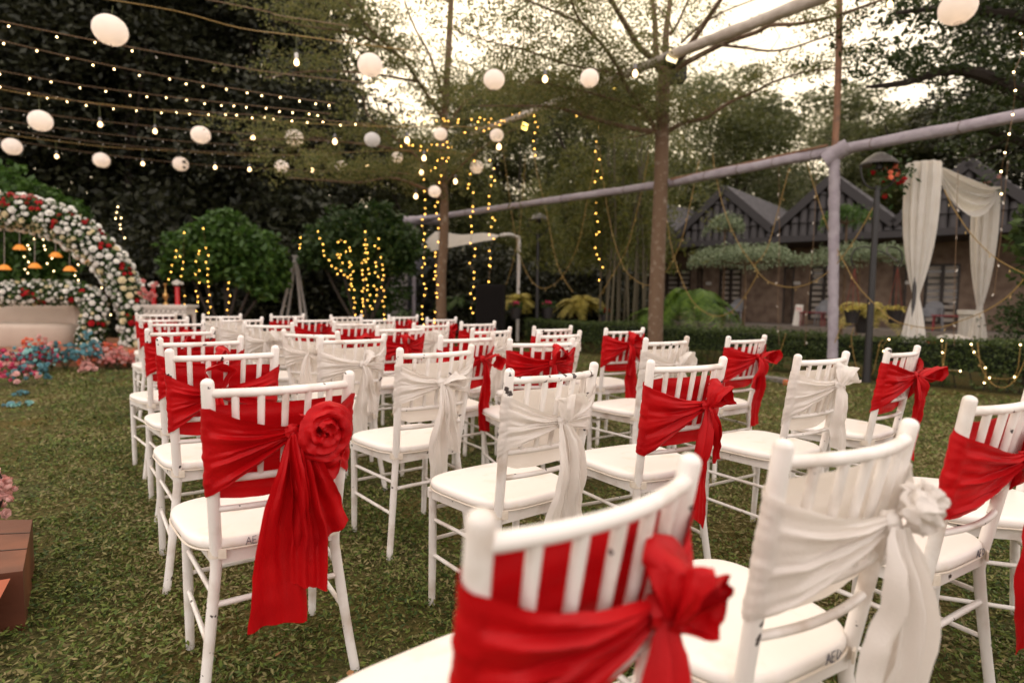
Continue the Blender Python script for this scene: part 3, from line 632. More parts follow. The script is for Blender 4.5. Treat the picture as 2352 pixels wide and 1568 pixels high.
def sash_mesh(kx, kz, zt, zb, zf=(.80, .56), seed=1, wt=.82, fold=1.0):
    """band of cloth round both back posts, gathered into a knot behind"""
    rr = random.Random(seed); ph = [rr.uniform(0, 6.28) for _ in range(8)]; NV = 40; rows = []
    ky = posty(kz)-.034-.030
    def pleat(v, t):      # t=0 at the knot, 1 at the post; v -1..1
        a = .0058*fold*(.25+1.2*t*(1-t)*2)+.0016
        s_ = math.sin(v*9.5+ph[0]+t*1.1)+.65*math.sin(v*17+ph[1]-t*2)+.45*math.sin(v*27+ph[2]+t)
        return a*s_
    def zpost(v, z0, z1, side):
        return (z0+z1)/2+v*(z1-z0)/2+.0025*math.sin(v*8+ph[3+side])
    def row(f): return [f(-1+2*j/(NV-1)) for j in range(NV)]
    def wing(side, t):
        zT = zt+(.012 if side > 0 else 0); zB = zb+(.02 if side > 0 else 0)
        def f(v):
            zp = zpost(v, zB, zT, 0 if side < 0 else 1); te = t**.92
            z = kz+v*.016+(zp-kz-v*.016)*te; z -= .012*math.sin(math.pi*t)*(1 if v > 0 else -.25)
            px = side*(postx(zp)+.002); x = kx+(px-kx)*t
            yb = posty(zp)-.0205; y = ky+(yb-ky)*t
            cl = .0205+.0125*min(1, max(0, postx(z)-abs(x))/.03)+.006*(1-t)
            y = min(y, posty(z)-bulge(x, z)-cl) if abs(x) < postx(z) else y      # stays outside the spindles
            p = pleat(v, t)
            return (x, y-p, z+.35*p*t)
        return f
    n = 18
    for i in range(n): rows.append(row(wing(-1, .06+.94*i/(n-1))))
    def wrap(side, a):     # a 0..1 round the outside of the post
        def f(v):
            zT = zt+(.012 if side > 0 else 0); zB = zb+(.02 if side > 0 else 0)
            z0 = zpost(v, zB, zT, 0 if side < 0 else 1); z1 = zpost(v, zf[1], zf[0], 2); z = z0+(z1-z0)*a*.7
            r_ = .0200+.0022*(math.sin(v*9+ph[5]+2*math.sin(v*3))+.6*math.sin(v*31+ph[6]))*math.sin(math.pi*a)*.6
            an = -math.pi/2+(-math.pi*a if side < 0 else math.pi*a)
            return (side*postx(z)+r_*math.cos(an), posty(z)+r_*math.sin(an), z)
        return f
    for i in range(1, 9): rows.append(row(wrap(-1, i/9)))
    def front(t):
        def f(v):
            z0 = zpost(v, zb, zt, 0); z1 = zpost(v, zf[1], zf[0], 2); e = min(1, min(t, 1-t)*5)
            z = z0+(z1-z0)*(.7+.3*e); x = (-1+2*t)*postx(z)
            return (x, posty(z)+.0205+.0022*math.sin(v*14+ph[4]+x*4)*1.2-.010*math.sin(math.pi*t), z-.006*math.sin(math.pi*t))
        return f
    for i in range(19): rows.append(row(front(i/18)))
    for i in range(8, 0, -1): rows.append(row(wrap(1, i/9)))
    for i in range(n-1, -1, -1): rows.append(row(wing(1, .06+.94*i/(n-1))))
    return MB().grid(rows), Vector((kx, ky, kz))

from mathutils import noise as mn
def crumple(b, amp, fr, sd_=0):
    o = Vector((sd_*1.7, sd_*.9, 0)); out = []
    for v in b.v:
        p = Vector(v); q = p*fr+o; n1 = mn.noise_vector(q); n2 = mn.noise_vector(q*2.3)
        r1 = 1-abs(mn.noise(q*1.3))*2.2
        out.append(tuple(p+(n1*.9+n2*.4)*amp+Vector((0, -1, 0))*(r1*amp*.9)))
    b.v = out; return b
def ribbon(path, wid, wdir, fold, nf, seed, nv=22, gather=None):
    """cloth strip: path of points, width per point, across-direction per point, folds"""
    rr = random.Random(seed); p1, p2 = rr.uniform(0, 6.28), rr.uniform(0, 6.28); P = [Vector(p) for p in path]; n = len(P); rows = []
    for i, p in enumerate(P):
        t = (P[min(i+1, n-1)]-P[max(i-1, 0)]).normalized(); w_ = Vector(wdir[i] if isinstance(wdir, list) else wdir); w_ = (w_-t*w_.dot(t)).normalized(); nn = t.cross(w_)
        u = i/(n-1); r_ = []
        fa = fold[i] if hasattr(fold, '__len__') else fold
        for j in range(nv):
            v = -1+2*j/(nv-1); s_ = math.sin(v*math.pi*nf*.62+p1+u*1.1)+.55*math.sin(v*math.pi*nf*1.3+p2-u*2.4)+.16*math.sin(v*math.pi*nf*3.1+p1*2+u*4)*(1-u)
            r_.append(p+w_*(v*wid[i]/2*(1+.06*math.sin(u*9+p2)))+nn*(fa*s_))
        rows.append(r_)
    return MB().grid(rows)

def add_sash(t, m, kx=.03, kz=.74, zt=.80, zb=.60, loop=(55, .10, .055), tail=((-.01, .40, .10), (.05, .25, .08)), seed=1, fold=1.0, zf=(.832, .57), loop2=None):
    rr = random.Random(seed*17+3)
    b, K = sash_mesh(kx, kz, zt, zb, zf, seed, fold=fold); s = crumple(b, .0016, 30, seed).build('sash', m, t)
    kb = MB(); g = []
    for i in range(15):
        a = i/14; row = []
        for j in range(25):
            q = 2*math.pi*j/24; r_ = .021*math.sin(math.pi*(.08+.84*a))**.5*(1+.10*math.sin(q*7+a*4)+.06*math.sin(q*11))
            row.append(K+Vector(((a-.5)*.040, math.cos(q)*r_*.8-.004, math.sin(q)*r_)))
        g.append(row)
    kb.grid(g).build('knot', m, s)
    def loopmesh(ang, L_, W_, sd_):
        a0 = R(ang); d = Vector((math.cos(a0), -.25, math.sin(a0))).normalized(); pr = Vector((-math.sin(a0), 0, math.cos(a0)))
        path, wid, wd, fo = [], [], [], []
        for i in range(29):
            a = i/28; path.append(K+Vector((0, -.012, 0))+d*(L_*(math.sin(math.pi*a)**.85))+pr*(W_*math.sin(2*math.pi*a)*(.9+.1*math.sin(a*20)))+Vector((0, -.012*math.sin(math.pi*a*2+1), 0)))
            e = math.sin(math.pi*a)**.6; wid.append(.018+.078*e); wd.append(Vector((.25*math.sin(a*5+sd_), -1, .35*math.cos(a*4+sd_)))); fo.append(.0045*(1-.35*e)*fold)
        wd[0] = wd[1]; return ribbon(path, wid, wd, fo, 2.2, sd_)
    if loop == 'rosette':
        c = K+Vector((.060, -.036, .006)); rows = []
        for i in range(110):
            a = i/109; th = -2.4+a*11.0; rr_ = .062-.047*a**.8+.005*math.sin(th*1.3+.7); mi = (.030-.010*a)*(1+.15*math.sin(th*1.9))*min(1, .35+a*6)
            e1 = Vector((math.cos(th), 0, math.sin(th))); ctr = c+e1*rr_*1.05+Vector((0, -.030*a, -.1*rr_)); row = []
            for j in range(33):
                f_ = 2*math.pi*j/32; q = mi*(1+.16*math.sin(f_*4+th*.8)+.12*math.sin(f_*7-th*1.3)+.07*math.sin(f_*11+th*2))
                row.append(ctr+e1*math.cos(f_)*q+Vector((0, math.sin(f_)*q*.95, 0)))
            rows.append(row)
        crumple(MB().grid(rows), .006, 26, seed).build('bow_rosette', m, s)
        b2_ = MB(); rows = []
        for i in range(22):
            a = i/21; q = K+Vector((.02+.155*a-.05*a*a, -.010-.018*math.sin(math.pi*a), .012-.06*math.sin(math.pi*a*.8)-.035*a)); rows.append([q+Vector((.006*math.sin(j*.9), -.010*math.sin(j*.8+a*3)-.012*math.sin(math.pi*j/19), (-.5+j/19)*(.03+.11*math.sin(math.pi*min(1, a+.1))**.8))) for j in range(20)])
        crumple(b2_.grid(rows), .005, 22, seed).build('bow_loop', m, s)
    elif loop == 'puff':
        rows = []
        for i in range(40):
            a = math.pi*(i+.5)/40; row = []
            for j in range(61):
                f_ = 2*math.pi*j/60; q = .036*(1+.10*math.sin(f_*3+a*2)+.09*math.sin(f_*5-a*4)); row.append(K+Vector((.044, -.024, .026))+Vector((q*math.sin(a)*math.cos(f_)*1.05, q*math.sin(a)*math.sin(f_)*.8, q*math.cos(a)*1.1)))
            rows.append(row)
        crumple(crumple(MB().grid(rows), .012, 26, seed), .005, 60, seed+3).build('bow_puff', m, s)
    elif loop: crumple(loopmesh(*loop, seed), .007, 24, seed).build('bow_loop', m, s)
    if loop2: crumple(loopmesh(*loop2, seed+5), .007, 24, seed+2).build('bow_loop', m, s)
    for k, (dx, L_, wd) in enumerate(tail):
        path, wid, fo = [], [], []
        zend = K.z-L_
        for i in range(21):
            a = i/20; z = K.z-L_*a; yy = K.y-.016-.010*k-.02*math.sin(math.pi*min(1, a*1.6))+(posty(max(.0, z))-posty(K.z))*.15*a
            path.append((K.x+dx*a**.7+.006*math.sin(a*7+seed+k), yy, z))
            wid.append(.024+(wd-.024)*min(1, a*1.5)**.7); fo.append(.015*fold*(.55+.45*math.sin(math.pi*min(1, a*1.2)))*(.4+.6*min(1, a*5)))
        b = ribbon(path, wid, (1, .15*rr.uniform(-1, 1), 0), fo, 1.9+.4*k, seed+11*k, 26)
        # slanted hem
        sl = rr.uniform(-.75, .75)
        b.v = [(x, y, z-(x-K.x-dx)*sl*max(0, (K.z-z)/L_)**3) for x, y, z in b.v]
        crumple(b, .0045, 16, seed+k); last = b.v[-26:]; b.tube([Vector(q) for q in last], .0013, 4); b.build('tail', m, s)
    return s

PARTS = ['postL', 'postR', 'legL', 'legR', 'sideL0', 'sideL1', 'sideR0', 'sideR1', 'front0', 'front1', 'back0', 'rail0', 'rail1', 'rail2', 'sp0', 'sp1', 'sp2', 'sp3', 'sp4', 'seat_frame', 'cushion', 'strapL', 'strapR']
proto = thing('banquet_chair', 'x', 'chair', (0, 0, 0))
for k in PARTS:
    o = put(CH[k].name, CH[k], proto)
    if k == 'cushion': put('piping', CH['piping'], o)
def txt(mb, word, x0, y0, z0, h):
    S = {'A': [((0, 0), (.35, 1)), ((.35, 1), (.7, 0)), ((.15, .4), (.55, .4))], 'E': [((0, 0), (0, 1)), ((0, 1), (.5, 1)), ((0, .5), (.4, .5)), ((0, 0), (.5, 0))], 'D': [((0, 0), (0, 1)), ((0, 1), (.45, .75)), ((.45, .75), (.45, .3)), ((.45, .3), (0, 0))]}
    x = x0
    for ch in word:
        for (a, b), (c, d) in S[ch]: mb.tube([(x+a*h, y0, z0+b*h), (x+c*h, y0, z0+d*h)], .0008, 4)
        x += .85*h
# position and heading of every chair, measured from the finials of its back posts
CHAIRS = {
 'A': (-0.643, 1.624, 0.6), 'B': (-1.103, 2.268, 0.6), 'C': (-1.557, 2.973, 0.646), 'D': (-2.048, 3.67, 0.738), 'E': (-2.606, 4.656, 0.554), 'F': (-3.084, 5.295, 0.665), 'G': (-3.823, 6.441, 0.553),
 'H': (-3.064, 6.302, 0.642), 'I': (-2.51, 5.508, 0.721), 'J': (-1.855, 4.643, 0.012), 'K': (-2.51, 6.618, 0.75), 'L': (-1.909, 5.697, 0.695), 'M': (-1.869, 6.629, 0.728), 'N': (-1.368, 5.08, 0.669),
 'O': (-1.379, 6.001, 0.68), 'P': (-1.289, 6.894, 0.658), 'Q': (-0.782, 6.271, 0.719), 'R': (-0.722, 4.99, 0.807), 'S': (-0.349, 5.359, 0.67), 'T': (-0.847, 4.376, 0.617), 'U': (-1.19, 3.662, -0.218),
 'V': (-0.898, 3.27, 0.668), 'X': (-0.304, 3.485, 0.673), 'Y': (-0.199, 4.292, 0.772), 'Z': (-0.368, 2.61, 0.683), 'AA': (0.27, 4.682, 0.59), 'AB': (0.261, 3.948, 0.654), 'AC': (0.132, 3.227, 0.328),
 'AD': (0.085, 1.937, 0.666), 'AE': (0.799, 4.53, 0.527), 'AF': (0.838, 3.481, 0.629), 'AG': (0.605, 2.241, 0.497), 'AH': (1.394, 3.731, 0.585), 'AI': (1.255, 2.56, 0.57), 'AJ': (1.855, 2.972, 0.653),
 'AL': (0.532, 1.06, 0.519), 'AM': (0.058, 0.754, 0.693), 'AK': (1.163, 1.526, 0.551), 'AP': (1.72, 1.90, 1.25), 'AN': (1.60, 1.12, 0.6)}
REDS = set('A B C D E F G K L N P Q S T X AA AC AE AG AH AJ AK AM'.split())
LAB = {
 'A': 'white chair with big red rosette bow, nearest of the left column, lettering inked on cushion',
 'B': 'white chair with an orange-red sash and upright knot loop, second in the left column',
 'C': 'white chair with red sash, third from the front in the left column',
 'D': 'white chair with red sash and a black-chipped right post, fourth in the left column',
 'E': 'white chair with red sash, fifth from the front in the left column',
 'F': 'white chair with red sash, second farthest in the left column',
 'G': 'farthest chair of the left column, red sash, in front of the carved white table',
 'H': 'white-sashed chair in the farthest row just right of the carved table',
 'I': 'white-sashed chair directly behind the fourth left-column chair, second row from the back',
 'J': 'white chair set square to the camera with a starburst white sash, left of centre',
 'K': 'red-sashed back-row chair in front of the folding ladder',
 'L': 'red-sashed chair in the second row from the back, right of the ladder',
 'M': 'back-row chair showing no sash, below the shrub hung with warm lights',
 'N': 'red-sashed chair whose low knot shows over two nearer white-sashed chairs',
 'O': 'white-sashed chair in the back rows right below the light-hung shrub',
 'P': 'red-sashed chair at the middle of the farthest row with its bow on the right',
 'Q': 'red-sashed chair in the back row in front of the light-wound tree trunk',
 'R': 'white-sashed chair with a pale puffed bow, behind the centre red-sashed chairs',
 'S': 'red-sashed chair straight in front of the black loudspeaker',
 'T': 'red-sashed chair between two white-sashed ones, centre left of the seating',
 'U': 'chipped white-sashed chair turned square to the camera behind the big red rosette chair',
 'V': 'white-sashed chair with satin tail, just behind and right of the red rosette chair',
 'X': 'red-sashed chair whose bow sticks out to the right beside the front white-sashed chair',
 'Y': 'white-sashed chair with a pointed hanging tail, right of centre below the loudspeaker',
 'Z': 'white-sashed chair with long double satin tails, second row, left of the worn chair',
 'AA': 'red-sashed chair at the back of the centre gap, half hidden by a white-sashed one',
 'AB': 'white-sashed chair in front of the small red-sashed chair near the hedge centre',
 'AC': 'red-sashed chair looking over the back of the worn white-sashed chair',
 'AD': 'white-sashed chair with black-worn post tops and a balloon-like upright loop, front centre',
 'AE': 'red-sashed chair standing alone left of the brown tree trunk, tail hanging to the seat',
 'AF': 'white-sashed chair right in front of the brown tree trunk',
 'AG': 'red-sashed chair with satin bow and tail at centre right, seat behind the nearest chair top',
 'AH': 'red-sashed chair, bow to its right, near the grey planks by the hedge',
 'AI': 'white-sashed chair with a puffed knot in front of the wrapped post',
 'AJ': 'rightmost small red-sashed chair, bow sticking out toward the lit hedge',
 'AL': 'big white-sashed chair in the right foreground with a wide sheer hanging tail',
 'AM': 'nearest chair, blurred red sash filling the bottom centre',
 'AK': 'red-sashed chair cut by the right edge, AED inked on the back of its cushion',
 'AP': 'chair at the right edge of which only the white seat shows beyond the red sash',
 'AN': 'chair at the lower right edge of which only a white post shows'}
SP_ = {   # sash particulars: knot x, knot z, top, bottom, loop(angle, length, width), tails(dx, length, width)
 'A': dict(kx=.010, kz=.755, zt=.825, zb=.60, loop='rosette', tail=((-.050, .50, .15), (.075, .30, .12), (.035, .41, .09)), fold=1.1),
 'B': dict(kx=-.03, kz=.735, zt=.80, zb=.60, loop=(95, .10, .045), tail=((-.0, .30, .08),)),
 'Z': dict(kx=-.01, kz=.745, zt=.83, zb=.66, loop=(8, .10, .022), tail=((-.02, .40, .08), (.05, .29, .07)), fold=.9),
 'AD': dict(kx=-.005, kz=.728, zt=.81, zb=.65, loop=(75, .085, .033), tail=((-.01, .47, .12), (.055, .40, .08)), fold=.8),
 'AG': dict(kx=.045, kz=.727, zt=.80, zb=.545, loop=(38, .10, .045), tail=((-.03, .42, .11), (.045, .20, .03)), fold=1.0),
 'AL': dict(kx=.045, kz=.745, zt=.80, zb=.60, loop='puff', tail=((.01, .30, .17), (.03, .52, .09)), fold=.8),
 'AM': dict(kx=.055, kz=.735, zt=.81, zb=.57, loop=(62, .072, .038), loop2=(15, .05, .03), tail=((-.02, .40, .13),), fold=1.3, zf=(.845, .57)),
 'AK': dict(kx=.03, kz=.735, zt=.80, zb=.60, loop=(25, .09, .04), tail=((.03, .46, .10), (.05, .4, .06)), fold=1.1),
 'X': dict(kx=.07, kz=.755, zt=.81, zb=.60, loop=(-8, .115, .04), tail=((.01, .42, .08),)),
 'AJ': dict(kx=.02, kz=.76, zt=.825, zb=.61, loop=(2, .16, .04), tail=((-.03, .40, .10), (.03, .17, .07))),
 'AH': dict(kx=.04, kz=.77, zt=.83, zb=.62, loop=(0, .12, .04), tail=((-.01, .42, .09), (-.03, .2, .09))),
 'AE': dict(kx=.005, kz=.775, zt=.845, zb=.62, loop=(55, .085, .045), tail=((.03, .42, .12), (-.02, .22, .08))),
 'AI': dict(kx=.02, kz=.77, zt=.82, zb=.64, loop=(45, .085, .045), tail=((.03, .28, .10),), fold=.8),
 'AC': dict(kx=.04, kz=.77, zt=.84, zb=.65, loop=(50, .09, .05), tail=((0, .3, .08),)),
 'U': dict(kx=.03, kz=.755, zt=.83, zb=.67, loop=(20, .07, .04), tail=((-.04, .30, .10),), fold=.7),
 'V': dict(kx=.03, kz=.74, zt=.82, zb=.66, loop=(35, .08, .025), tail=((-.02, .40, .09), (.05, .26, .06)), fold=.8),
 'Y': dict(kx=-.03, kz=.74, zt=.81, zb=.66, loop=(60, .05, .03), tail=((.02, .33, .10), (-.05, .36, .06)), fold=.8)}
CHS = {}
for i, (k, (x, y, a)) in enumerate(CHAIRS.items()):
    t = proto if i == 0 else copy_tree(proto)
    t.location = (x, y, 0.013 if k == 'B' else 0); t.rotation_euler = (0, 0, a)
    t['label'] = LAB[k]; t['category'] = 'chair'; t['group'] = 'white chairs set out in rows on the lawn'; CHS[k] = t
for k, t in CHS.items():
    if k == 'AP': continue
    sd_ = sum(ord(c) for c in k)*3+len(k); rr = random.Random(sd_)
    kw = SP_.get(k) or dict(kx=rr.uniform(-.02, .06), kz=rr.uniform(.735, .765), zt=rr.uniform(.80, .83), zb=rr.uniform(.60, .65), loop=(rr.uniform(0, 80), rr.uniform(.07, .1), rr.uniform(.03, .05)), tail=((rr.uniform(-.04, .04), rr.uniform(.3, .42), rr.uniform(.08, .11)), (rr.uniform(-.05, .06), rr.uniform(.2, .3), .07)))
    add_sash(t, RED if k in REDS else WHT, seed=sd_, **kw)
for k, word, x0, h in (('A', 'AED', -.066, .020), ('AL', 'AED', .045, .020), ('AK', 'AED', .06, .020)):
    cu = [c for c in CHS[k].children if c.name.startswith('cushion')][0]; mb = MB(); txt(mb, word, x0, -.0292, .4435, h); mb.build('lettering', INK, cu, smooth=False)
[c for c in CHS['A'].children if c.name.startswith('cushion')][0].location.x = -.022
for k in ('AD', 'D'):       # two badly worn chairs get their own chipped paint
    for c in CHS[k].children:
        if c.name.startswith(('back_post', 'back_rail')) and (k == 'AD' or c.data.name.startswith('back_post')):
            me = c.data.copy(); me.materials[0] = WORN; c.data = me
#@@PART3@@
# ================================================================== WRAPPED RAILS, POSTS, LAMPS
LILAC = mat('lilac_cloth', (0.36, 0.32, 0.35), .85, noise=(8, (.28, .24, .27), .4, .7), bump=.5, bscale=22)
OFFW = mat('offwhite_cloth', (0.62, 0.55, 0.49), .8, noise=(8, (.5, .43, .37), .4, .7), bump=.5, bscale=25, trans=.15)
BAMB = mat('bamboo_pole', (0.24, 0.115, 0.06), .6, noise=(12, (.15, .08, .045), .4, .7))
BLACK = mat('black_metal', (0.016, 0.014, 0.014), .45)
def lit(name, col, st):
    return mat(name, (0, 0, 0), .5, emit=col, estr=st)
BULB = lit('lit_bulb', (1, .64, .30), 5); FAIRY = lit('lit_fairy_light', (1, .50, .085), 11); FAIRYW = lit('lit_white_fairy_light', (1, .70, .33), 11)
WIRE = mat('golden_wire', (0.30, 0.185, 0.05), .5, metal=.2); DWIRE = mat('brown_wire', (0.16, 0.09, 0.04), .6); GWIRE = mat('green_wire', (.10, .11, .03), .6)
def wrapped(pts, r0, r1, seg=20, sub=60, sd_=0, amp=.055):
    P = [Vector(p) for p in pts]; Q = []
    for a, b in zip(P[:-1], P[1:]):
        k = max(2, int(sub*(b-a).length/(P[-1]-P[0]).length))
        Q += [a.lerp(b, i/k) for i in range(k)]
    Q.append(P[-1]); mb = MB(); n = len(Q); t = (Q[-1]-Q[0]).normalized(); up = t.orthogonal().normalized(); bt = t.cross(up); rows = []
    for i, q in enumerate(Q):
        u = i/(n-1); r = r0+(r1-r0)*u; row = []
        for j in range(seg+1):
            a = 2*math.pi*j/seg; k = 1+amp*(math.sin(a*2+u*31+sd_)*.5+math.sin(a+u*113)*.6+math.sin(a*3-u*77+sd_)*.5+math.sin(a*5+u*150)*.3)+(.25*amp*4 if int(u*9.3+sd_) != int((u-1.5/n)*9.3+sd_) else 0)
            row.append(q+(up*math.cos(a)+bt*math.sin(a))*r*k)
        rows.append(row)
    return mb.grid(rows)
zr = 3.2
pA, pB, pC, pD = at(948, 506, 16.2), at(1520, 424, 10.62), at(1915, 347, 8.62), at(2420, 252, 6.9)
pD = pD+(pD-pC)*1.1
t = thing('wrapped_rail', 'long lilac cloth-wrapped rail running from the pipe post past the trunk to the right edge', 'rail', pC)
b = Vector(pC)
wrapped([pA-b, pB-b, pC-b, pD-b], .062, .078, sub=150, sd_=1).build('cloth_wrap', LILAC, t)
def ties(P, n, r, m, par):
    P = [Vector(p) for p in P]
    for (a, c_) in zip(P[:-1], P[1:]):
        d = (c_-a).normalized(); e1 = d.orthogonal().normalized(); e2 = d.cross(e1)
        for k in range(n):
            q = a.lerp(c_, (k+.5)/n); MB().tube([q+(e1*math.cos(j*.5)+e2*math.sin(j*.5))*r+d*.012*math.sin(j*.9) for j in range(14)], .006, 5).build('tie', m, par)
ties([pA-b, pB-b, pC-b, pD-b], 5, .076, mat('tie_string', (.20, .16, .15), .8), t)
MB().tube([at(1540, 412, 10.4)-b, at(1700, 378, 9.7)-b, at(1900, 334, 8.6)-b], .018, 6).build('bamboo_pole', BAMB, t)
MB().tube([pB-b+Vector((-.12, -.16, .0)), pB-b+Vector((0, -.17, -.08)), pB-b+Vector((.15, -.1, .05))], .03, 6).build('binding', mat('green_rope', (.06, .09, .05), .9), t)
q = at(1910, 866, 8.62); q.z = 0; top = at(1917, 352, 8.62)
t = thing('wrapped_post', 'upright post wrapped in lilac cloth with a long bamboo pole rising from it', 'post', q)
wrapped([Vector((0, 0, .30)), top-q], .066, .072, sub=50, sd_=4).build('cloth_wrap', LILAC, t)
MB().tube([(0, 0, -.05), (0, 0, .34)], .052, 10).build('wooden_foot', BAMB, t)
MB().tube([top-q, at(1923, 240, 8.62)-q, at(1927, 100, 8.62)-q, at(1929, -150, 8.62)-q], [.046, .045, .043, .038], 9).build('bamboo_pole', BAMB, t)
wrapped([top-q+Vector((-.11, .05, -.10)), top-q+Vector((0, 0, -.01)), top-q+Vector((.13, -.12, .07))], .10, .11, sub=10, sd_=2).build('cloth_knot', LILAC, t)
p0 = at(951, 508, 16.2); f0 = Vector((p0.x, p0.y, 0))
t = thing('pipe_post', 'thin lilac pipe post holding the far left end of the wrapped rail', 'post', f0)
MB().tube([(0, 0, 0), p0-f0], .05, 10).build('pipe', LILAC, t); wrapped([p0-f0+Vector((-.25, 0, .02)), p0-f0+Vector((.9, -.3, 0))], .10, .13, sub=10).build('cloth_knot', LILAC, t)
BEAM2 = [at(1085, 306, 14.0), at(1225, 256, 12.4), at(1390, 190, 10.9), at(1530, 132, 9.65), at(1750, 47, 8.1), at(1880, -5, 7.4), at(2050, -75, 6.9)]
BEAM2.append(BEAM2[-1]+(BEAM2[-1]-BEAM2[-3])*1.6)
b = Vector(BEAM2[3]); t = thing('bamboo_beam', 'high beam wrapped in off-white cloth slanting across the sky past the trunk', 'beam', b)
wrapped([p-b for p in BEAM2[:4]], .055, .072, sub=60, sd_=3, amp=.07).build('cloth_wrap', OFFW, t); wrapped([p-b for p in BEAM2[3:]], .074, .085, sub=50, sd_=5, amp=.07).build('cloth_wrap', OFFW, t)

def flood(px, py, Y, s, lab, face, yaw=0.0):
    p = at(px, py, Y); t = thing('flood_light', lab, 'lamp', p, yaw, 'square flood lamps on the high beam'); t.rotation_euler = (R(-8), R(20), yaw)
    MB().box((0, .3*s, 0), (s, .5*s, s*1.15)).build('housing', BLACK, t, smooth=False)
    f = MB(); [f.box(c, d) for c, d in (((-.5*s+.03*s, -.01, 0), (.08*s, .12*s, 1.15*s)), ((.5*s-.03*s, -.01, 0), (.08*s, .12*s, 1.15*s)), ((0, -.01, .55*s), (.84*s, .12*s, .08*s)), ((0, -.01, -.55*s), (.84*s, .12*s, .08*s)))]
    f.build('rim', BLACK, t, smooth=False); MB().box((0, -.0, 0), (.84*s, .02, .95*s)).build('lit_glass', face, t, smooth=False)
    MB().tube([(-.6*s, .25*s, -.2*s), (-.6*s, .25*s, .8*s), (.6*s, .25*s, .8*s), (.6*s, .25*s, -.2*s)], .02*s+.005, 6).build('bracket', BLACK, t)
flood(1545, 130, 9.5, .20, 'lit square flood lamp on the beam in front of the trunk fork', lit('flood_face', (1, .78, .42), 2.2), R(-8))
flood(1205, 291, 12.5, .15, 'small yellow-lit flood lamp at the left part of the high beam', lit('flood_yellow', (1, .70, .16), 5.0), R(10))
flood(1412, 205, 11.0, .09, 'tiny amber lamp under the high beam left of the trunk', lit('flood_amber', (1, .66, .12), 3.5), R(30))
p = at(1556, 165, 10.9); tag(MB().box((0, 0, 0), (.27, .25, .34)).build('loudspeaker', BLACK, None, False, p), 'black box speaker hung behind the trunk below the fork', 'speaker')

def street_lamp(px, pyb, pyt, Y, lab):
    q = at(px, pyb, Y); q.z = 0; top = at(px+24*8.2/Y, pyt, Y); h = top.z
    t = thing('street_lamp', lab, 'lamp', q, 0, 'black garden lamps with shallow metal hoods')
    MB().tube([(0, 0, 0), (0, 0, .5), (0, 0, h-.45)], [.058, .048, .036], 10).build('pole', BLACK, t)
    H = mat('lamp_hood', (.10, .09, .085), .5)
    MB().lathe([(.02, h), (.06, h-.01), (.15, h-.07), (.235, h-.15), (.23, h-.17), (.19, h-.15), (.07, h-.08), (.01, h-.08)], seg=24).build('hood', H, t)
    MB().lathe([(.01, h-.09), (.05, h-.12), (.045, h-.22), (.01, h-.24)], seg=12).build('lamp_holder', BLACK, t)
    for s_ in (-1, 1): MB().tube(smooth([(0, 0, h-.5), (s_*.14, 0, h-.46), (s_*.22, 0, h-.34), (s_*.25, 0, h-.18)]), .014, 6).build('curved_bracket', BLACK, t)
    return t
street_lamp(1990, 876, 350, 8.35, 'tall black lamp post with a hood, standing before the hedge left of the draped gate')
street_lamp(1232, 800, 489, 13.7, 'thin black lamp post behind the hedge just right of the white canopy pole')

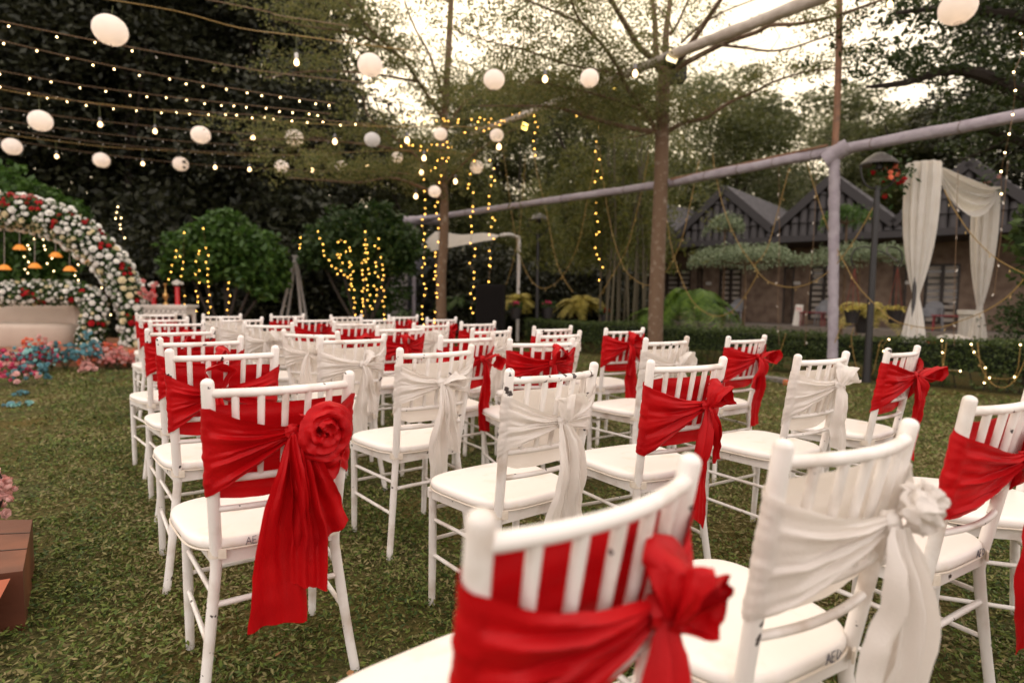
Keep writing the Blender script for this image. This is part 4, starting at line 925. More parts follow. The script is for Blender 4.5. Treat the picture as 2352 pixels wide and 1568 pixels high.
# ------------------------------------------------------------------ draped gate
DRAPE = mat('ivory_voile', (0.82, 0.78, 0.72), .7, noise=(5, (.76, .71, .64), .4, .7), bump=.1, bscale=90, trans=.35)
def gate():
    a = at(2098, 700, 8.5); a.z = 0; c = at(2250, 700, 10.3); c.z = 0; ax = (c-a); L_ = ax.length; rz = math.atan2(ax.y, ax.x)
    t = thing('draped_gate', 'tall gate frame hung with tied ivory drapes and a swag', 'gate', a, rz)
    HT = 3.02
    f = MB(); f.tube([(0, 0, 0), (0, 0, HT)], .025, 6); f.tube([(L_, 0, 0), (L_, 0, HT)], .025, 6)
    for dz in (0, -.16):
        for y in (-.1, .1): f.tube([(-.05, y, HT+dz), (L_+.05, y, HT+dz)], .014, 6)
    for k in range(13): x = L_*k/12; f.tube([(x, -.1, HT), (x, -.1, HT-.16)], .01, 5); f.tube([(x, -.1, HT), (x, .1, HT)], .01, 5)
    f.build('truss_frame', mat('iron', (.05, .045, .045), .5), t)
    def drape(x, w0, wt, wb, zt, dz, sd_):
        rows = []
        for i in range(46):
            z = HT+.04-(HT+.04-.02)*i/45; u = (HT-z)/HT
            if z > zt: s_ = max(0, HT-z)/(HT-zt); wv = w0*(1+.08*math.sin(s_*2.5))+(wt-w0)*s_**2.6
            else: s_ = max(0, zt-z)/zt; wv = wt+(wb-wt)*s_**.7
            row = []
            for j in range(97):
                an = 2*math.pi*j/96; k_ = 1+.10*math.sin(an*11+sd_)+.06*math.sin(an*19+u*2+sd_)+.04*math.sin(an*5-u*3)
                row.append((x+wv/2*k_*math.cos(an)+dz*(1-abs(z-zt)/HT), wv/2*.95*k_*math.sin(an), z))
            rows.append(row)
        d_ = MB().grid(rows).build('drape', DRAPE, t)
        MB().tube([(x+dz+wt/2*math.cos(q*.35)*1.08, wt/2*1.08*math.sin(q*.35), zt+.01*math.sin(q)) for q in range(19)], .02, 6).build('tie', DRAPE, d_)
    drape(.05, .40, .055, .44, 1.22, .02, 1); drape(L_-.02, .36, .055, .40, 1.05, .03, 2.4)
    rows = []
    for i in range(41):
        u = i/40; row = []
        for j in range(31):
            v = j/30; sag = .06+.38*v; z = HT-.02-.12*v-sag*(1-(2*u-1)**2)**.9*(.35+.65*v)
            row.append((.2+(L_-.4)*u, -.16-.05*math.sin(v*26+1)*math.sin(math.pi*u)**.3, z))
        rows.append(row)
    MB().grid(rows).build('swag', DRAPE, t)
    # back cloth lying on the truss
    MB().add([(.2, .02, HT+.01), (L_-.2, .02, HT+.01), (L_-.2, .05, HT-.15), (.2, .05, HT-.15)], [(0, 1, 2, 3)]).build('top_cloth', DRAPE, t)
    return a, c, t
ga, gc, gt = gate()

# flowers: a cupped ball of petals, shared between hundreds of blooms
def bloom(m, seed=1, open_=.5):
    rr = random.Random(seed); b = MB()
    b.sphere((0, 0, -.1), .55, 7, 4, (1, 1, .8))
    for ring, (n, rad, lift, sz) in enumerate(((6, .78, -.10, .80), (5, .55, .22, .66), (4, .28, .42, .48))):
        for k in range(n):
            a = 2*math.pi*(k+.5*ring)/n+rr.uniform(-.15, .15); c, s_ = math.cos(a), math.sin(a); tx, ty = -s_, c
            P = []
            for (u, v) in ((-.5, 0), (.5, 0), (.62, .55), (0, .62), (-.62, .55), (0, 1.0)):
                r_ = rad*(.35+.75*v)-abs(u)*.12; z = lift+v*sz*.42-.12*v*v-(.10 if ring == 0 else -.06)*v
                P.append((c*r_+tx*u*sz, s_*r_+ty*u*sz, z))
            b.add(P, [(0, 1, 2, 3), (0, 3, 4), (3, 2, 5), (3, 5, 4)])
    return b.mesh('flower', m)
FM = {'white': mat('petal_white', (.80, .77, .71), .6, vary=.08, trans=.2), 'cream': mat('petal_cream', (.76, .66, .42), .6, vary=.08, trans=.2), 'red': mat('petal_red', (.34, .004, .008), .6, vary=.2, spec=.2), 'pink': mat('petal_pink', (.66, .24, .22), .6, vary=.15, trans=.2),
      'teal': mat('petal_teal', (.08, .21, .24), .6, vary=.3), 'aqua': mat('petal_aqua', (.25, .50, .47), .6, vary=.2), 'coral': mat('petal_coral', (.75, .17, .08), .6, vary=.2), 'blush': mat('petal_blush', (.72, .40, .36), .6, vary=.15, trans=.2), 'magenta': mat('petal_magenta', (.52, .03, .10), .6, vary=.2)}
BLO = {k: [bloom(m, s_) for s_ in (1, 2)] for k, m in FM.items()}
FLEAF = leafmat('garland_leaf', (.015, .04, .010), (.08, .14, .03), .2)
def garland(name, label, cat, path, rad, n, size, colour, npart=300, leafn=5000, facing=True):
    """floral tube along a path of points; blooms sit on its camera side"""
    P = smooth(path, 6); base = P[0].copy(); t = thing(name, label, cat, base)
    if not hasattr(rad, '__len__'): rad = (rad, rad)
    RF = lambda f: rad[0]+(rad[1]-rad[0])*min(1, f*2.2)
    MB().tube([p-base for p in P], [RF(i/(len(P)-1))*.72 for i in range(len(P))], 10).build('foam_core', mat('moss_core', (.012, .022, .008), 1), t)
    ln = [0];
    for a, b in zip(P[:-1], P[1:]): ln.append(ln[-1]+(b-a).length)
    def pos(s_, ang, r_):
        i = max(k for k in range(len(P)-1) if ln[k] <= s_+1e-6); u = (s_-ln[i])/(ln[i+1]-ln[i]); c = P[i].lerp(P[i+1], u); d = (P[i+1]-P[i]).normalized()
        view = Vector((-c.x, -c.y, 0)).normalized(); side = d.cross(view).normalized(); v2 = side.cross(d).normalized()
        v2 = v2 if v2.dot(view) > 0 else -v2
        nn = (v2*math.cos(ang)+side*math.sin(ang)); return c+nn*r_*RF(s_/ln[-1])-base, nn
    rr = random.Random(5); pts = []; tries = 0
    while len(pts) < n and tries < n*60:
        tries += 1; p, nn = pos(rr.uniform(0, ln[-1]), rr.gauss(0, 1.0) if facing else rr.uniform(-3.1, 3.1), rr.uniform(.92, 1.10)); sz = size*rr.uniform(.6, 1.3)
        if all((p-q).length > (sz+s2)*.80 for q, s2, _ in pts): pts.append((p, sz, nn))
    # the biggest-looking ones as single flowers, the remainder joined
    pts.sort(key=lambda e: e[2].dot(Vector((-(e[0]+base).x, -(e[0]+base).y, 0)).normalized()), reverse=True)
    rest = {}
    for i, (p, sz, nn) in enumerate(pts):
        k = colour(p+base, rr); q = (nn+Vector((rr.uniform(-.3, .3), rr.uniform(-.3, .3), rr.uniform(-.1, .5)))).to_track_quat('Z', 'Y')
        if i < npart: o = put('flower', BLO[k][i % 2], t, p, q.to_euler(), sz); 
        else: rest.setdefault(k, []).append((p, sz, q))
    if rest:
        mb = MB()
        for k, L_ in rest.items():
            for p, sz, q in L_: mb.sphere(p, sz, 6, 4)
        o = mb.build('far_side_flowers', FM['white'], t); o['kind'] = 'stuff'
    Q = np.array([tuple(pos(rr.uniform(0, ln[-1]), rr.uniform(-3.1, 3.1), rr.uniform(.85, 1.12))[0]) for _ in range(leafn)])
    o = put('greenery', quadmesh('greenery', leaves(Q, .085, .5, flat=.1), FLEAF), t); o['kind'] = 'stuff'; return t
def pxof(p):
    v = CM.transposed() @ (Vector(p)-Vector((0, 0, CAMH))); return 1176+FPX*v.x/-v.z, 784-FPX*v.y/-v.z
def coldef(reds, pinks, creamf):
    def f(p, rr):
        x, y = pxof(p)
        for (a, b, r_) in reds:
            if math.hypot(x-a, y-b) < r_*rr.uniform(.6, .95): return 'red'
        for (a, b, r_) in pinks:
            if math.hypot(x-a, y-b) < r_*rr.uniform(.7, 1.25): return 'pink'
        return 'cream' if rr.random() < creamf(x, y) else 'white'
    return f
YA = 11.3
ap = [at(312*math.cos(a), 776-292*math.sin(a), YA) for a in [R(q) for q in (-6, 6, 18, 30, 42, 54, 66, 78, 90, 102, 114, 126)]]
ap[0].z = .1
creamf = lambda x, y: .75 if (math.hypot(x, y-772) < 275) or (abs(x-306) < 28 and abs(y-657) < 35) else .12
garland('flower_arch', 'huge curved arch of white, cream and red roses at the left edge', 'flower arch', ap, (.215, .30), 700, .078,
        coldef([(20, 462, 26), (78, 470, 24), (128, 510, 22), (164, 490, 16), (140, 500, 14), (238, 531, 16), (243, 560, 22), (284, 622, 24), (314, 690, 15), (301, 731, 16), (195, 505, 12)], [(35, 444, 18), (60, 450, 14), (182, 477, 20), (331, 640, 14), (200, 490, 10)], creamf), 300, 7000)
YB = 11.0
garland('flower_bank', 'low bank of white flowers with red clusters curling round behind the cream sofa', 'flower garland', [at(x, y, YB-.0) for x, y in ((-90, 680), (0, 674), (90, 672), (175, 674), (215, 694), (216, 735), (208, 775), (205, 800))], .20, 300, .060,
        coldef([(63, 676, 20), (93, 694, 14), (161, 684, 12), (202, 739, 10), (230, 747, 12), (190, 668, 10)], [], lambda x, y: .15), 300, 2600)

# stage, sofa, console, pendants
tag(MB().box((-9.6, 11.0, .05), (9.1, 4.4, .10)).build('stage', mat('stage_ply', (.30, .13, .06), .7, noise=(5, (.22, .10, .05), .4, .7)), smooth=False), 'low brown stage platform under the flower arch and sofa', 'platform')
SOFA = mat('beige_upholstery', (.52, .42, .34), .8, noise=(3, (.46, .36, .29), .4, .7), bump=.15, bscale=60)
p = at(-40, 790, 11.2); p.z = .1
t = thing('sofa', 'long curved beige sofa on the stage, cut by the left edge', 'sofa', p)
MB().lathe([(.02, .41), (.80, .41), (.93, .40), (.985, .37), (1, .33), (.99, .05), (.95, .0)], (0, 0, 0), 64, 1.78, .62).build('seat', SOFA, t)
bk = []
for k in range(41):
    a = R(2+176*k/40); c, s_ = math.cos(a), math.sin(a); row = []
    for dr, z in ((-.10, .35), (-.10, .66), (-.07, .74), (0, .775), (.07, .74), (.10, .66), (.10, 0)): row.append(((1.70+dr)*c, .10+(.56+dr)*s_, z*(1-.0*k)))
    bk.append(row)
for e, w_ in ((0, 0), (-1, len(bk)+1)):
    m_ = [(bk[e][0][0]*.5+bk[e][-1][0]*.5, bk[e][0][1]*.5+bk[e][-1][1]*.5-.05, q[2]) for q in bk[e]]; bk.insert(w_, m_)
MB().grid(bk).build('backrest', SOFA, t)
wq = at(388, 710, 11.4); wq.z = .1
WHP = mat('white_gloss_wood', (.66, .62, .56), .4, noise=(6, (.58, .53, .46), .5, .8))
t = thing('console_table', 'carved white console table right of the arch foot', 'table', wq)
MB().box((0, 0, .76), (.92, .42, .045)).build('tabletop', WHP, t, smooth=False)
ap_ = MB().box((0, -.0, .665), (.84, .36, .14)).build('apron', WHP, t, smooth=False)
cv = MB()
for k in range(9):
    x = -.36+.09*k; cv.tube([(x+.035*math.cos(q*.5), -.185, .665+.035*math.sin(q*.5)) for q in range(13)], .007, 5); cv.tube([(x+.045, -.185, .63), (x+.045, -.185, .70)], .006, 5)
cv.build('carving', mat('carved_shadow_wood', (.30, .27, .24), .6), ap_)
for x in (-.38, .38):
    for y in (-.15, .15): MB().tube([(x, y, .61), (x*1.03, y*1.05, .45), (x*.97, y, .2), (x*1.04, y*1.1, .0)], [.045, .035, .022, .032], 8).build('leg', WHP, t)
VASE = mat('red_glass', (.45, .01, .012), .2); GOLD = mat('gold', (.55, .34, .12), .35, metal=.9)
def vase(px, h, m, fl, lab, r_=.05):
    q = at(px, 702, 11.35); q.z = .8825; t = thing('vase', lab, 'vase', q)
    MB().lathe([(.001, 0), (r_, 0), (r_, h*.05), (r_*.85, h*.1), (r_*.85, h), (r_*.7, h), (.001, h-.01)], seg=14).build('body', m, t)
    for i in range(11):
        a = i*2.4; put('flower', BLO[fl][i % 2], t, (.10*math.cos(a)*(i/11), .10*math.sin(a)*(i/11), h+.03+.07*(1-i/14)), (math.sin(a)*.7, math.cos(a)*.7, a), .052)
vase(353, .30, VASE, 'white', 'red glass vase of white flowers, left one on the white console'); vase(408, .34, VASE, 'white', 'red glass vase of white flowers, right one on the white console')
q = at(381, 702, 11.25); q.z = .8825; t = thing('candlestick', 'gold candlestick between the two red vases', 'candlestick', q)
MB().lathe([(.001, 0), (.06, 0), (.05, .02), (.015, .05), (.02, .10), (.05, .15), (.05, .19), (.015, .23), (.012, .34), (.03, .37), (.03, .4), (.001, .4)], seg=12).build('stem', GOLD, t)
q = at(345, 690, 11.1); q.z = .8825; t = thing('pink_lilies', 'spray of pink lilies at the left end of the white console', 'flowers', q)
for i in range(16):
    a = i*2.4; r_ = .02+.011*i; put('flower', BLO['pink'][i % 2], t, (r_*math.cos(a), r_*math.sin(a)*.6-.05, .10+.022*i*(1 if i % 2 else .4)), (math.sin(a)*1.1, math.cos(a), a), .062)
MB().tube([(0, 0, 0), (.0, -.03, .2)], .02, 6).build('stem', MATS['moss_core'], t)
AMB = mat('amber_shade', (.65, .25, .04), .4, emit=(1, .42, .07), estr=.40, trans=.3)
for i, (x, y) in enumerate(((10, 614), (45, 568), (80, 610), (128, 585), (160, 617), (206, 600))):
    q = at(x, y, 11.2); topy = 772-250*math.sqrt(max(.05, 1-(x/262)**2)); tq = at(x, topy-8, 11.25)
    t = thing('pendant_lamp', ('amber petal pendant lamp, leftmost of those hanging in the arch', 'highest amber petal pendant lamp in the arch', 'amber pendant lamp, third from the left in the arch', 'amber pendant lamp, fourth from the left in the arch', 'lowest amber pendant lamp, second from the right in the arch', 'rightmost amber pendant lamp beside the inner arch')[i], 'lamp', q, 0, 'amber pendants hanging in the flower arch', .74)
    b_ = MB(); rows = [[(r_*math.cos(a)*(1+.10*math.cos(8*a)*k), r_*math.sin(a)*(1+.10*math.cos(8*a)*k), z) for a in [2*math.pi*j/48 for j in range(49)]] for r_, z, k in ((.012, .07, 0), (.04, .066, .2), (.075, .045, .5), (.105, 0, .8), (.130, -.05, 1), (.122, -.06, 1), (.09, -.02, .8))]
    b_.grid(rows).build('shade', AMB, t); MB().sphere((0, 0, -.02), .035, 8, 6).build('bulb', BULB, t)
    MB().tube([(0, 0, .07), (tq-q)/.74], .008, 5).build('cord', mat('pale_cord', (.35, .30, .26), .8), t)

def bunch(px, py, Y, cols, lab, r_=.20, h=.30, n=60, s_=.026, name='flower_bunch'):
    q = at(px, py, Y); q.z = 0; t = thing(name, lab, 'flowers', q, 0, 'artificial flower bunches along the stage edge'); rr = random.Random(px*7+py)
    st = MB()
    for i in range(9):
        a = i*.7; st.tube([(0, 0, 0), (r_*.5*math.cos(a), r_*.4*math.sin(a), h*.4), (r_*math.cos(a)*.6, r_*.6*math.sin(a), h*.65)], .004, 4)
    o = st.build('stems', mat('stem_green', (.04, .06, .02), .8), t); o['kind'] = 'stuff'
    for k, cn in enumerate(cols):
        for i in range(n//len(cols)):
            a = rr.uniform(0, 6.28); d = r_*rr.random()**.5; z = h*(1-.6*(d/r_)**2)*rr.uniform(.55, 1.08)
            put('flower', BLO[cn][i % 2], t, (d*math.cos(a)+(.08*(k-.5)), d*math.sin(a), z), (rr.uniform(-1, 1), rr.uniform(-1, 1), a), 1.8*s_*rr.uniform(.7, 1.3))
for x, y, Y, cols, lab, r_, h in (
    (0, 860, 7.6, ('magenta', 'pink', 'teal'), 'magenta, pink and teal flower bunch cut by the left edge', .30, .42), (40, 848, 7.9, ('teal', 'blush', 'magenta'), 'teal and blush flower bunch with magenta sprigs near the left edge', .26, .40),
    (38, 893, 7.0, ('magenta', 'blush', 'teal'), 'lowest flower bunch, magenta over teal, at the left edge', .22, .30), (72, 855, 7.9, ('aqua', 'aqua', 'teal'), 'pale aqua hydrangea bunch in the stage-edge flowers', .22, .42), (100, 845, 8.0, ('red', 'magenta', 'aqua'), 'dark red flower spike beside the aqua hydrangeas', .15, .42),
    (88, 838, 8.6, ('coral', 'blush'), 'orange flower sprigs in front of the sofa', .2, .5), (118, 838, 8.5, ('blush', 'blush', 'coral'), 'blush flower bunch in front of the sofa centre', .18, .38), (150, 836, 8.4, ('teal',), 'teal leaf sprig, the left one before the sofa corner', .20, .42), (196, 834, 8.4, ('teal', 'teal'), 'teal leaf sprig, the right one before the flower bank', .22, .52),
    (218, 840, 8.5, ('coral', 'blush'), 'coral flower bunch at the foot of the flower bank', .2, .33), (208, 850, 8.1, ('blush',), 'small blush flower ball lying on the lawn edge', .10, .14), (245, 836, 8.7, ('pink', 'coral'), 'pink and coral flowers right of the flower bank', .18, .42), (270, 838, 8.6, ('blush', 'pink'), 'blush flower bunch next to the left chair column', .22, .30), (296, 836, 8.8, ('blush', 'coral'), 'blush and coral flowers touching the left chair column', .15, .25),
    (60, 912, 6.3, ('teal',), 'fallen teal petals on the lawn, upper scatter', .07, .05), (45, 937, 5.7, ('teal', 'aqua'), 'fallen teal petals on the lawn, lower scatter', .10, .04)):
    bunch(x, y, Y, cols, lab, r_, h, 12 if 'fallen' in lab else (75 if r_ > .2 else 48), .021 if 'fallen' not in lab else .016)
# walkway box and blossom branch at the left edge
BLACK_ = mat('dark_print', (.03, .014, .01), .5)
WV = mat('woodgrain_vinyl', (.20, .065, .03), .45, noise=(3.0, (.11, .035, .018), .4, .6), bump=.3, bscale=9)
t = thing('walkway_box', 'low box covered in dark woodgrain vinyl at the lower left edge', 'platform', (-1.9, 2.0, 0))
T4 = [(0, .33), (.32, -.11), (-.75, -.52), (-1.15, .25)]
MB().add([(x, y, z) for z in (0, .20) for x, y in T4], [(1, 0, 4, 5), (4, 7, 6, 5), (2, 1, 5, 6), (0, 3, 7, 4)]).build('vinyl_top', WV, t, smooth=False)
for q in (.3, .62):
    a_ = Vector((T4[0][0], T4[0][1], .2012)).lerp(Vector((T4[1][0], T4[1][1], .2012)), q); b_ = Vector((T4[3][0], T4[3][1], .2012)).lerp(Vector((T4[2][0], T4[2][1], .2012)), q); d_ = b_-a_
    MB().box((a_+b_)/2, (d_.length, .006, .002), (0, 0, math.atan2(d_.y, d_.x))).build('plank_line', BLACK_, t, smooth=False)
rows = []
for k in range(9):
    v = k/8; rows.append([(.33-1.05*u+.02*math.sin(u*13+v*3), -.12-.42*u-.05-.34*v*(1-.2*u), .19*(1-v)**1.4+.014+.015*math.sin(u*11)*v*(1-v)) for u in [q/16 for q in range(17)]])
MB().grid(rows).build('hanging_sheet', mat('orange_sheet', (.36, .085, .03), .5, bump=.3, bscale=6), t)
MB().grid([[(.33-1.05*u+.02*math.sin(u*13+3), -.12-.42*u-.05-.34*(1-.2*u)-.04*v, .014+.004*v) for u in [q/16 for q in range(17)]] for v in (0, .5, 1)]).build('sheet_hem', mat('white_hem', (.6, .62, .64), .5), t)
q = at(62, 1215, 2.6); q.z = 0; t = thing('blossom_branch', 'branch of pale pink silk blossoms at the left edge', 'flowers', q)
br = smooth([(-.20, .03, 0), (-.13, 0, .12), (-.10, 0, .20), (-.08, -.02, .27), (-.10, -.03, .34)]); MB().tube(br, .005, 5).build('twig', DBARK, t)
rr = random.Random(4)
for i in range(26):
    p = br[rr.randrange(4, len(br))]; put('flower', BLO['blush'][i % 2], t, (p[0]+rr.uniform(-.05, .05), p[1]+rr.uniform(-.04, .04), p[2]+rr.uniform(-.03, .03)), (rr.uniform(-1.5, 1.5), rr.uniform(-1.5, 1.5), 0), rr.uniform(.022, .034))

# ================================================================== LANTERNS AND LIGHTS
PAPER = mat('lantern_paper', (.86, .84, .83), .8, trans=.5)
LB = mat('lantern_lamp', (0, 0, 0), .5, emit=(1, .66, .40), estr=17.0); LB.cycles.emission_sampling = 'FRONT_BACK'
def lantern_mesh():
    prof = [(.06, .965)];
    for i in range(1, 40):
        a = math.pi*(.06+.88*i/40); r_ = math.sin(a)*(1.0+(.012 if i % 2 else -.006)); prof.append((r_, math.cos(a)*.97))
    prof.append((.2, -.95)); return MB().lathe(prof[::-1], seg=28).mesh('paper_shade', PAPER)
LM = lantern_mesh(); LBM = MB().sphere((0, 0, -.15), .17, 10, 7).mesh('lamp', LB); RG = MB().tube([(.2*math.cos(a*.5), .2*math.sin(a*.5), -.95) for a in range(14)], .012, 5).mesh('wire_ring', BLACK)
LANT = [ # x, y, diameter px, wire y, label
 (253, 70, 70, 9, 'largest white paper lantern, at the upper left'), (850, 150, 54, 104, 'white round paper lantern against the bright sky gap'), (1135, 183, 47, 140, 'paper lantern left of the one crossed by the high beam'), (1354, 180, 41, 150, 'paper lantern overlapping the high cloth-wrapped beam'),
 (93, 278, 47, 222, 'large oval paper lantern of the middle string at far left'), (461, 310, 41, 266, 'paper lantern of the middle string above the round green shrub'), (676, 317, 40, 280, 'paper lantern of the middle string where the dark trees end'), (855, 321, 35, 290, 'dull unlit-looking grey-white paper lantern at the centre left'), (1012, 308, 30, 290, 'peach paper lantern half hidden in the leaves of the light-wound tree'), (1141, 311, 31, 292, 'peach paper lantern crossed by a thin branch'),
 (28, 337, 38, 306, 'tilted paper lantern nearest the left edge'), (233, 368, 34, 334, 'paper lantern above the right shoulder of the flower arch'), (415, 377, 33, 347, 'small paper lantern above the round green shrub, lower string'), (647, 382, 30, 356, 'small paper lantern above the folding ladder'), (784, 382, 27, 362, 'small pinkish paper lantern over the light-hung shrub'), (912, 362, 25, 345, 'smallest pink paper lantern in front of leaves, left of the light-wound trunk'),
 (998, 440, 28, 415, 'low peach paper lantern touching the light-wound trunk'), (1095, 384, 30, 355, 'peach paper lantern right of the light-wound trunk'), (2200, 18, 74, -30, 'big peach paper lantern at the top right corner'), (1135, 5+8, 0, 0, '')]
HZ = 4.7
def depth_at(px, py, z):
    u = min(1, max(0, (px-430)/450)); return atz(px, py, z).y*(1-.22*u*u*(3-2*u))
for x, y, d, wy, lab in LANT:
    if not d: continue
    Y = depth_at(x, y, HZ) if y > 60 else depth_at(x, y, HZ+.1); Y = min(Y, 16.5)
    if x == 998: Y = 12.0
    if x == 2200: Y = 7.3
    p = at(x, y, Y); r_ = d*Y/FPX/2; t = thing('paper_lantern', lab, 'lantern', p, random.uniform(0, 6), 'white paper lanterns hung on wires'); t.scale = (r_, r_, r_*random.uniform(.92, 1.0))
    t.rotation_euler = (random.uniform(-.12, .12), random.uniform(-.12, .12), random.uniform(0, 6))
    put('paper_shade', LM, t); put('wire_ring', RG, t)
    if x != 855: put('lamp', LBM, t)
    tp = at(x-1, wy, Y); L_ = max(.1, (tp.z-p.z)/r_)
    MB().tube([(0, 0, .93), (0, 0, L_)], .02, 5).build('cord', GWIRE, t)
BM = MB(); BM.lathe([(.001, -.062), (.018, -.058), (.030, -.040), (.033, -.022), (.028, -.004), (.016, .012), (.014, .02)], seg=12); BM = BM.mesh('glass_bulb', BULB)
HM = MB().lathe([(.015, .018), (.020, .02), (.021, .075), (.012, .09), (.001, .09)], seg=10).mesh('lamp_holder', mat('grey_holder', (.16, .15, .15), .5)); HMW = MB().lathe([(.015, .018), (.024, .02), (.025, .085), (.014, .10), (.001, .10)], seg=10).mesh('lamp_holder', mat('white_holder', (.6, .58, .55), .5))
HB = [(681, 140, 80, 'bare bulb in a white holder against the dark trees, top centre left'), (1252, 178, 150, 'bare bulb between the two lanterns beside the high beam'), (1459, 165, 140, 'bare bulb under the beam left of the trunk fork'), (230, 283, 238, 'bare bulb right of the large oval lantern'), (356, 299, 250, 'bare bulb left of the middle-string lantern'), (581, 314, 275, 'bare bulb between two middle-string lanterns'), (769, 322, 285, 'bare bulb left of the dull grey lantern'),
      (935, 319, 290, 'bare bulb right of the dull grey lantern'), (974, 360, 330, 'bare bulb in the leaves above the low peach lantern'), (1146, 334, 320, 'bare bulb just under the branch-crossed lantern'), (130, 357, 325, 'bare bulb over the left part of the flower arch'), (328, 374, 345, 'bare bulb between the arch shoulder and the round shrub'), (494, 382, 352, 'bare bulb above the round shrub, lower string'), (573, 387, 356, 'bare bulb right of the one above the round shrub'), (717, 388, 360, 'bare bulb over the ladder, lower string'), (845, 377, 355, 'bare bulb over the light-hung shrub'),
      (968, 393, 370, 'bare bulb left of the light-wound trunk'), (1046, 414, 400, 'bare bulb right of the light-wound trunk'), (955, 448, 430, 'bare bulb by the top of the white pipe'), (2044, 6, -20, 'bare bulb at the top edge right of the bamboo pole')]
for x, y, wy, lab in HB:
    Y = min(16.5, depth_at(x, y, 4.6)) if y > 60 else 8.0
    if x in (968, 1046, 955): Y = 12.6
    p = at(x, y, Y); t = thing('hanging_bulb', lab, 'light bulb', p, 0, 'bare bulbs hung between the lanterns'); t.scale = (1.25,)*3 if Y > 9 else (1,)*3
    put('glass_bulb', BM, t); put('lamp_holder', HMW if x == 681 else HM, t); MB().tube([(0, 0, .09), (0, 0, max(.12, (at(x, wy, Y).z-p.z)/t.scale[0]))], .004, 4).build('cord', GWIRE, t)
FBM = MB().sphere((0, 0, 0), .0105, 6, 4).mesh('light', FAIRY); FBW = MB().sphere((0, 0, 0), .0115, 6, 4).mesh('light', FAIRYW); UNL = MB().tube([(0, 0, 0), (.008, .0, -.03)], [.004, .0055], 5).mesh('light', mat('unlit_bulb', (.62, .42, .14), .3)); PAL = MB().tube([(0, 0, 0), (.01, 0, -.032)], [.005, .008], 6).mesh('light', mat('unlit_pale_bulb', (.72, .66, .58), .3))
def wire_run(name, lab, group, P, wm, spacing, lm, r_=.006, drop=.05, lit_range=(0, 1), um=None, j=.03, n_max=300):
    P = smooth(P, 4); base = P[0].copy(); t = thing(name, lab, 'string lights', base, 0, group)
    MB().tube([p-base for p in P], r_, 5).build('wire', wm, t)
    ln = [0]
    for a, b in zip(P[:-1], P[1:]): ln.append(ln[-1]+(b-a).length)
    s_ = spacing*.5; rr = random.Random(int(abs(base.x*100)+abs(P[-1].z*50)))
    while s_ < ln[-1] and n_max > 0 and spacing > 0:
        i = max(k for k in range(len(P)-1) if ln[k] <= s_); c = P[i].lerp(P[i+1], (s_-ln[i])/(ln[i+1]-ln[i]))-base
        u = s_/ln[-1]; on = lit_range[0] <= u <= lit_range[1]
        d = Vector((rr.uniform(-j, j), rr.uniform(-j, j), -drop*rr.uniform(.4, 1)))
        put('light', lm if on else (um or UNL), t, c+d, (rr.uniform(-.6, .6), rr.uniform(-.6, .6), rr.uniform(0, 6)))
        s_ += spacing*rr.uniform(.75, 1.3); n_max -= 1
    return t
# overhead wires: (picture points), height of the wire, spacing of lights, lit part
def over(pts, z, lab, sp_, lm, lr=(0, 1), wm=DWIRE, um=PAL):
    P = [at(x, y, min(16.6, depth_at(x, y, z))) for x, y in pts]; return wire_run('string_lights', lab, 'wires strung high over the lawn', P, wm, sp_, lm, .0065, .07, lr, um)
over([(200, -8), (400, 25), (551, 65), (682, 82), (825, 102), (960, 118)], 4.95, 'bare upper wire that carries the largest lantern', 0, FBW, wm=WIRE)
over([(440, -8), (612, 27), (640, 36), (800, 60)], 5.2, 'topmost bare wire over the dark trees', 0, FBW)
over([(-20, 44), (0, 49), (200, 90), (420, 131), (612, 165), (825, 189)], 4.9, 'string of lights passing just under the largest lantern', .42, FBW, (0, .30))
over([(-20, 88), (0, 93), (200, 140), (420, 183), (612, 216), (770, 238)], 4.9, 'second string of lights below the largest lantern, fully lit', .36, FBW)
over([(-20, 158), (0, 163), (200, 198), (420, 226), (612, 246), (760, 262)], 4.9, 'third string of lights below the largest lantern', .36, FBW)
over([(-20, 192), (0, 197), (240, 243), (420, 255), (612, 266), (850, 285)], 4.9, 'lit string of lights just above the middle lantern row', .38, FBW)
over([(0, 205), (95, 222), (240, 240), (461, 265), (612, 278), (855, 290), (1012, 291), (1141, 292)], 4.92, 'golden wire carrying the middle row of lanterns', 0, FBW, wm=WIRE)
over([(-20, 244), (0, 248), (200, 275), (420, 297), (612, 310), (780, 318)], 4.9, 'string with small unlit bulbs crossing behind the middle lanterns', .45, FBW, (2, 3))
over([(-20, 272), (0, 276), (200, 303), (420, 325), (612, 337), (760, 345)], 4.9, 'unlit string between the middle and lower lantern rows', .45, FBW, (2, 3))
over([(-20, 292), (0, 297), (250, 330), (420, 345), (612, 354), (770, 358)], 4.9, 'unlit string just above the lower lantern row', .45, FBW, (2, 3))
over([(-20, 303), (0, 308), (250, 338), (420, 348), (612, 358), (912, 346), (1095, 356)], 4.9, 'golden wire carrying the lower row of lanterns', 0, FBW, wm=WIRE)
over([(-20, 314), (0, 318), (200, 350), (420, 375), (580, 386), (720, 392)], 4.9, 'lowest unlit string over the lawn', .5, FBW, (2, 3))

